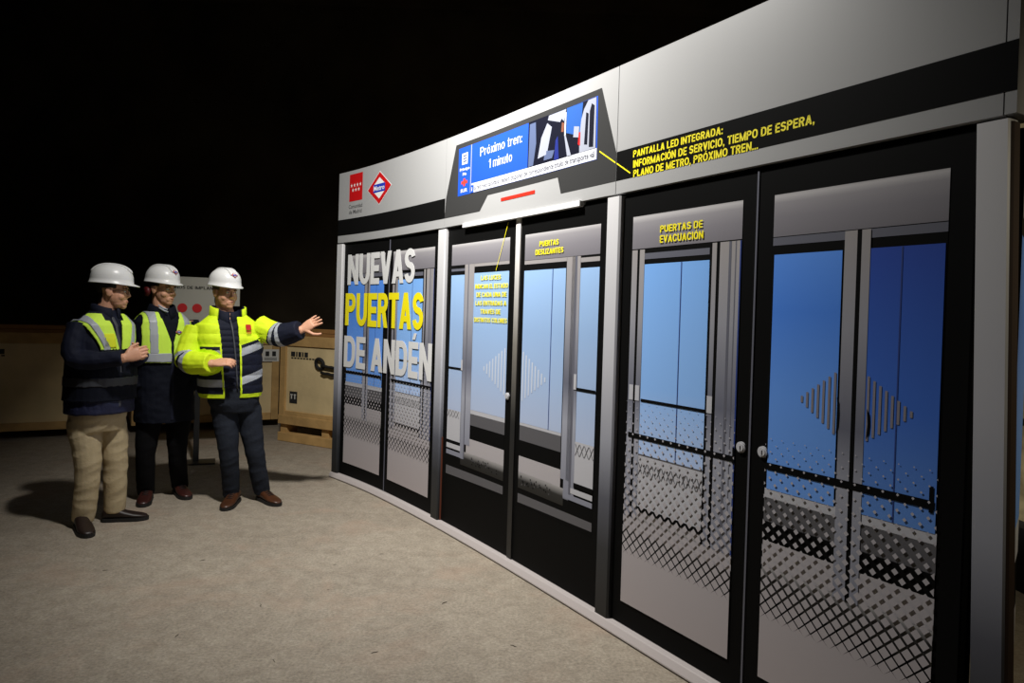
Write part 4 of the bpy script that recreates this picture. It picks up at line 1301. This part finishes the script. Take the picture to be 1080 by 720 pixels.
bm = shell(jm, lambda c, n: abs(TF.inv(c)[0]) < .010 and TF.inv(c)[1] > .05 and .80 < c.z < 1.38 and armc(c)[0] > .085, .005, .004); recalc(bm)
obj('zip', bm, mat('dull_zip', rgb(70, 72, 80), 0.5), jk, True)
collar(root, None, (-.048, .008), y1, 1.37, 1.465, .095, .095, .088, .088, .5, NAVY, par=jk)
# spectacles
gl = bmesh.new()
for s in (-1, 1):
    c = HF.p(s * .031, .098, .004)
    pts = [c + HF.r * (.023 * math.cos(a)) + HF.u * (.016 * math.sin(a)) - HF.f * (.006 * abs(math.cos(a)) if s * math.cos(a) > 0 else 0) for a in [2 * math.pi * i / 18 for i in range(19)]]
    add_tube(gl, pts, .0018, 6, cap=False)
    add_tube(gl, [HF.p(s * .054, .092, .008), HF.p(s * .074, .05, .010), HF.p(s * .080, -.01, .004)], .0018, 6)
add_tube(gl, [HF.p(-.009, .099, .008), HF.p(0, .103, .010), HF.p(.009, .099, .008)], .0018, 6)
obj('spectacles', gl, SOLE, root, True)

# ======== the man in the middle: lime vest over a long navy coat, all dark below
y2 = math.radians(22)
sp2 = dict(yaw=22, head=(-.085, .0, 1.572), head_yaw=44, head_tilt=3, neck=(-.088, .01, 1.42), hairmat=HAIRD,
    torso=[(-.050, .0, .60, .205, .165), (-.055, .0, .75, .205, .162), (-.065, .0, .95, .200, .155), (-.075, .0, 1.10, .196, .150), (-.083, .005, 1.24, .198, .140),
           (-.088, .01, 1.335, .190, .122), (-.088, .012, 1.39, .130, .092), (-.088, .012, 1.43, .080, .076)],
    armR=[(-.258, -.035, 1.325), (-.262, .02, 1.075), (-.205, -.085, .855)], armL=[(.095, .085, 1.335), (.142, .105, 1.075), (.112, -.03, .855)],
    handR=dict(fwd=(.55, -.15, -.5), palm=(.5, .6, .1), thumb_side=(0, -1, .3), curls=(.5, .5, .5, .5)),
    handL=dict(fwd=(-.5, -.25, -.5), palm=(-.5, .6, .1), thumb_side=(0, -1, .3), curls=(.5, .5, .5, .5)),
    sleever=(.074, .066, .056), cuff=-.01,
    pelvis=dict(yaw=20, rings=[(-.055, .0, .60, .140, .115), (-.055, 0, .72, .160, .135), (-.055, 0, .84, .160, .135)]),
    legR=[(-.145, -.02, .68), (-.172, -.03, .36), (-.165, .08, .05)], legL=[(.040, .04, .68), (.040, .02, .36), (.066, .20, .06)], legr=(.096, .066, .060), crease=.004,
    trousers=BLACKT, shoes=[((-.150, .125), (-.182, -.165)), ((.040, .235), (.120, -.045))], shoemat=OXBLOOD, laces=True)
root, body, jm, TF, armc, HF = build_person('person', 'man in lime vest over a long navy coat, standing between the two others', (-2.545, 5.365), 25.38, sp2)
root.scale = (1.01, 1.01, 1.01)
jk = link('coat', jm, COAT, root, True)
vm = torso_mesh(sp2, .014, 1.0)
def vest2(c, n):
    l, f, u = TF.inv(c)
    if not 1.04 < u < 1.405: return False
    if u > 1.16 and abs(l) > .192 - max(0, u - 1.30) * .3: return False
    if f > 0 and abs(l) < .010 + max(0, u - 1.185) * .30: return False
    if u > 1.36 and abs(l) < .07: return False
    return True
bm = shell(vm, vest2, .0, .008); recalc(bm); ve = obj('safety_vest', bm, LIMEG, root, True)
bm = shell(vm, lambda c, n: vest2(c, n) and 1.045 < c.z < 1.108, .004, .003); recalc(bm); obj('reflective_band', bm, TAPE, ve, True)
for s in (-1, 1):
    bm = shell(vm, lambda c, n: vest2(c, n) and c.z > 1.108 and TF.inv(c)[1] > -.03 and abs(s * TF.inv(c)[0] - .122) < .025, .004, .003)
    recalc(bm); obj('reflective_strap', bm, TAPE, ve, True)
def on_front(sp, TF_, grow):
    """point on the front of the torso at lateral l, height z"""
    def place(l, z, d):
        R = sp['torso']
        for a, b in zip(R[:-1], R[1:]):
            if a[2] <= z <= b[2]:
                k = (z - a[2]) / (b[2] - a[2]); w = a[3] + (b[3] - a[3]) * k; dp = a[4] + (b[4] - a[4]) * k
                cx = a[0] + (b[0] - a[0]) * k; cy = a[1] + (b[1] - a[1]) * k
                q = min(.98, abs(l) / w); dep = dp * (1 - q ** 2.4) ** (1 / 2.4)
                return V(cx, cy, z) + TF_.r * l + TF_.f * (dep + grow + d)
        return V(0, 0, z)
    return place
bm = bmesh.new(); logo_metro(bm, on_front(sp2, TF, .022), 0, .052, .034, (.062, 1.262), .0012, False); obj('vest_logo', bm, [REDP, NOTCHW, BLUEM], ve)
bm = shell(jm, lambda c, n: abs(TF.inv(c)[0]) < .010 and TF.inv(c)[1] > .05 and .62 < c.z < 1.2, .004, .004); recalc(bm); obj('coat_placket', bm, NAVY, jk, True)
collar(root, None, (-.086, .008), y2, 1.355, 1.462, .122, .118, .088, .092, .35, COAT, par=jk, th=.02)
bm = bmesh.new()
for k in range(2):
    add_tube(bm, [TF.p(-.070, .055 + k * .012, 1.455 - k * .018), TF.p(-.045, .078 + k * .012, 1.435 - k * .018), TF.p(-.018, .088 + k * .01, 1.425 - k * .018)], .006, 6)
obj('shirt_collar', bm, mat('pale_shirt', rgb(180, 184, 195), 0.7), root, True)
bm = bmesh.new(); add_tube(bm, [HF.p(-.078, -.055, -.020), HF.p(-.100, -.062, -.020)], [.038, .032], 14)
obj('ear_defender', bm, mat('dark_red_plastic', rgb(80, 10, 16), 0.5), root, True)

# ======== the man on the right: open yellow high-visibility jacket, pointing at the display
y3 = math.radians(14)
sp3 = dict(yaw=14, head=(-.245, -.015, 1.575), head_yaw=34, head_tilt=3, fat=.006, neck=(-.230, .0, 1.42), hairmat=HAIRG,
    torso=[(-.190, .0, .815, .218, .165), (-.192, .0, .88, .222, .172), (-.196, .0, 1.00, .220, .176), (-.200, .0, 1.12, .222, .172), (-.206, .005, 1.24, .236, .160),
           (-.212, .01, 1.335, .226, .138), (-.218, .012, 1.39, .150, .100), (-.222, .012, 1.435, .088, .082)],
    armR=[(-.425, -.005, 1.300), (-.480, -.085, 1.085), (-.300, -.262, 1.072)], armL=[(.000, .005, 1.335), (.140, -.085, 1.275), (.300, -.195, 1.322)],
    handR=dict(fwd=(.85, -.12, .12), palm=(-.05, .55, -.8), thumb_side=(0, -.5, .8), curls=(.40, .48, .55, .6), thumb_out=.35),
    handL=dict(fwd=(.70, -.22, .52), palm=(.45, .75, -.25), thumb_side=(.5, -.2, -.8), curls=(.10, .12, .16, .22), splay=.10, thumb_out=1.2),
    sleever=(.084, .086, .068), cuff=.02, puff=.006, puff_pitch=.075,
    pelvis=dict(yaw=12, rings=[(-.150, .0, .70, .150, .120), (-.165, 0, .77, .178, .145), (-.175, 0, .88, .180, .148)]),
    legR=[(-.225, -.01, .70), (-.190, -.04, .40), (-.168, .06, .06)], legL=[(-.065, .02, .70), (-.010, .0, .40), (.052, .08, .065)], legr=(.098, .068, .058), crease=.005,
    trousers=JEAN, shoes=[((-.128, .110), (-.208, -.185)), ((.030, .120), (.170, -.140))], shoemat=BROWN, laces=True)
root, body, jm, TF, armc, HF = build_person('person', 'man in open yellow high-visibility jacket pointing at the display with an outstretched arm', (-1.9, 5.35), 19.55, sp3)
def lapel(u):                       # half gap of the open front, and its middle
    k = (u - .82) / .62
    return .052 + .016 * k, -.014 - .036 * k
def jkeep(c, n):
    l, f, u = TF.inv(c); d, t, s = armc(c)
    if f > .03 and not (d < .095 and t > .12):
        w, m_ = lapel(u)
        if abs(l - m_) < w: return False
    return not (u > 1.40 and abs(l + .01) < .085)
bm = shell(jm, jkeep, .004, .014)
for f in bm.faces:
    c = f.calc_center_median(); l, fr, u = TF.inv(c); d, t, s = armc(c)
    arm = d < .105 and t > .16
    mi = 0
    if arm:
        if s == 'L':
            mi = 1 if t > .38 else 0
            if .40 < t < .475 or .54 < t < .615: mi = 2
        else:
            if .43 < t < .50 or .55 < t < .63: mi = 2
            elif .50 < t < .55: mi = 1
    else:
        zz = u - (.34 * max(0, l) if fr > 0 else 0)
        if zz < 1.185: mi = 1
        if 1.105 < zz < 1.160 or .893 < zz < .950: mi = 2
        if u < .842: mi = 0
        w, m_ = lapel(u)
        if fr > 0 and w <= abs(l - m_) < w + .012: mi = 0
    f.material_index = mi
recalc(bm); jk = obj('high_visibility_jacket', bm, [LIME, NAVY, TAPE], root, True)
# quilted navy body warmer under it
wm = torso_mesh(sp3, -.022, .86)
displace(wm, lambda c: .007 * (abs(math.sin(c.z * math.pi / .042)) ** .5 - .5))
bwm = link('body_warmer', wm, NAVY, root, True)
bm = bmesh.new(); pf = on_front(sp3, TF, -.012)
add_tube(bm, [pf(.015 - .03 * (z - .88) / .6, z, .004) for z in [.88 + .055 * i for i in range(10)]], [.006] * 10, 6)
obj('zip', bm, mat('dull_zip', rgb(70, 72, 80), 0.5), bwm, True)
collar(root, None, (-.224, .004), y3, 1.345, 1.462, .115, .110, .082, .086, .08, NAVY, par=bwm, th=.014)
collar(root, None, (-.222, .012), y3, 1.365, 1.475, .135, .118, .128, .115, 1.5, LIME, par=jk, th=.012)
collar(root, None, (-.222, .012), y3, 1.372, 1.476, .121, .104, .115, .102, 1.4, NAVY, 'collar_lining', jk, .008)
bm = bmesh.new(); pf2 = on_front(sp3, TF, .018)
for (l, z, w, h) in ((.105, 1.328, .040, .040),):
    f = bm.faces.new([bm.verts.new(pf2(l + a * w / 2, z + b * h / 2, .004)) for a, b in ((-1, -1), (1, -1), (1, 1), (-1, 1))])
for k in range(3):
    f = bm.faces.new([bm.verts.new(pf2(.105 + a * .018, 1.298 - k * .007 + b * .0018, .004)) for a, b in ((-1, -1), (1, -1), (1, 1), (-1, 1))])
tag(obj('chest_badge', bm, REDP, jk), kind='stuff')
# small pen between the fingers
a = Vector(sp3['armR'][-1]); 

# tiny dark splinters scattered on the concrete
sp_me = None
for x, y, r_ in ((-0.55, 3.05, .5), (-0.95, 2.95, 2.2), (-2.2, 3.9, .3), (-1.75, 4.1, .6), (-1.2, 3.5, 1.9), (-0.3, 3.6, .9), (-2.6, 3.3, 1.2), (-0.75, 4.3, .2), (0.05, 3.15, 2.6), (-1.45, 3.15, 1.5)):
    if sp_me is None:
        bm = bmesh.new(); add_tube(bm, [V(-.022, 0, .002), V(-.008, .002, .003), V(.010, -.001, .003), V(.024, .003, .002)], [.0012, .0022, .0020, .0010], 6)
        o = obj('wood_splinter', bm, mat('dark_splinter', rgb(52, 40, 28), 0.9)); sp_me = o.data
    else:
        o = o.copy(); COL.objects.link(o)
    o.location = (x, y, 0.0); o.rotation_euler = (0, 0, r_); o.scale = (.5 + .35 * (r_ % 1),) * 3
    tag(o, 'tiny dark wood splinter lying on the bare concrete floor', 'splinter', 'splinters on the concrete floor')
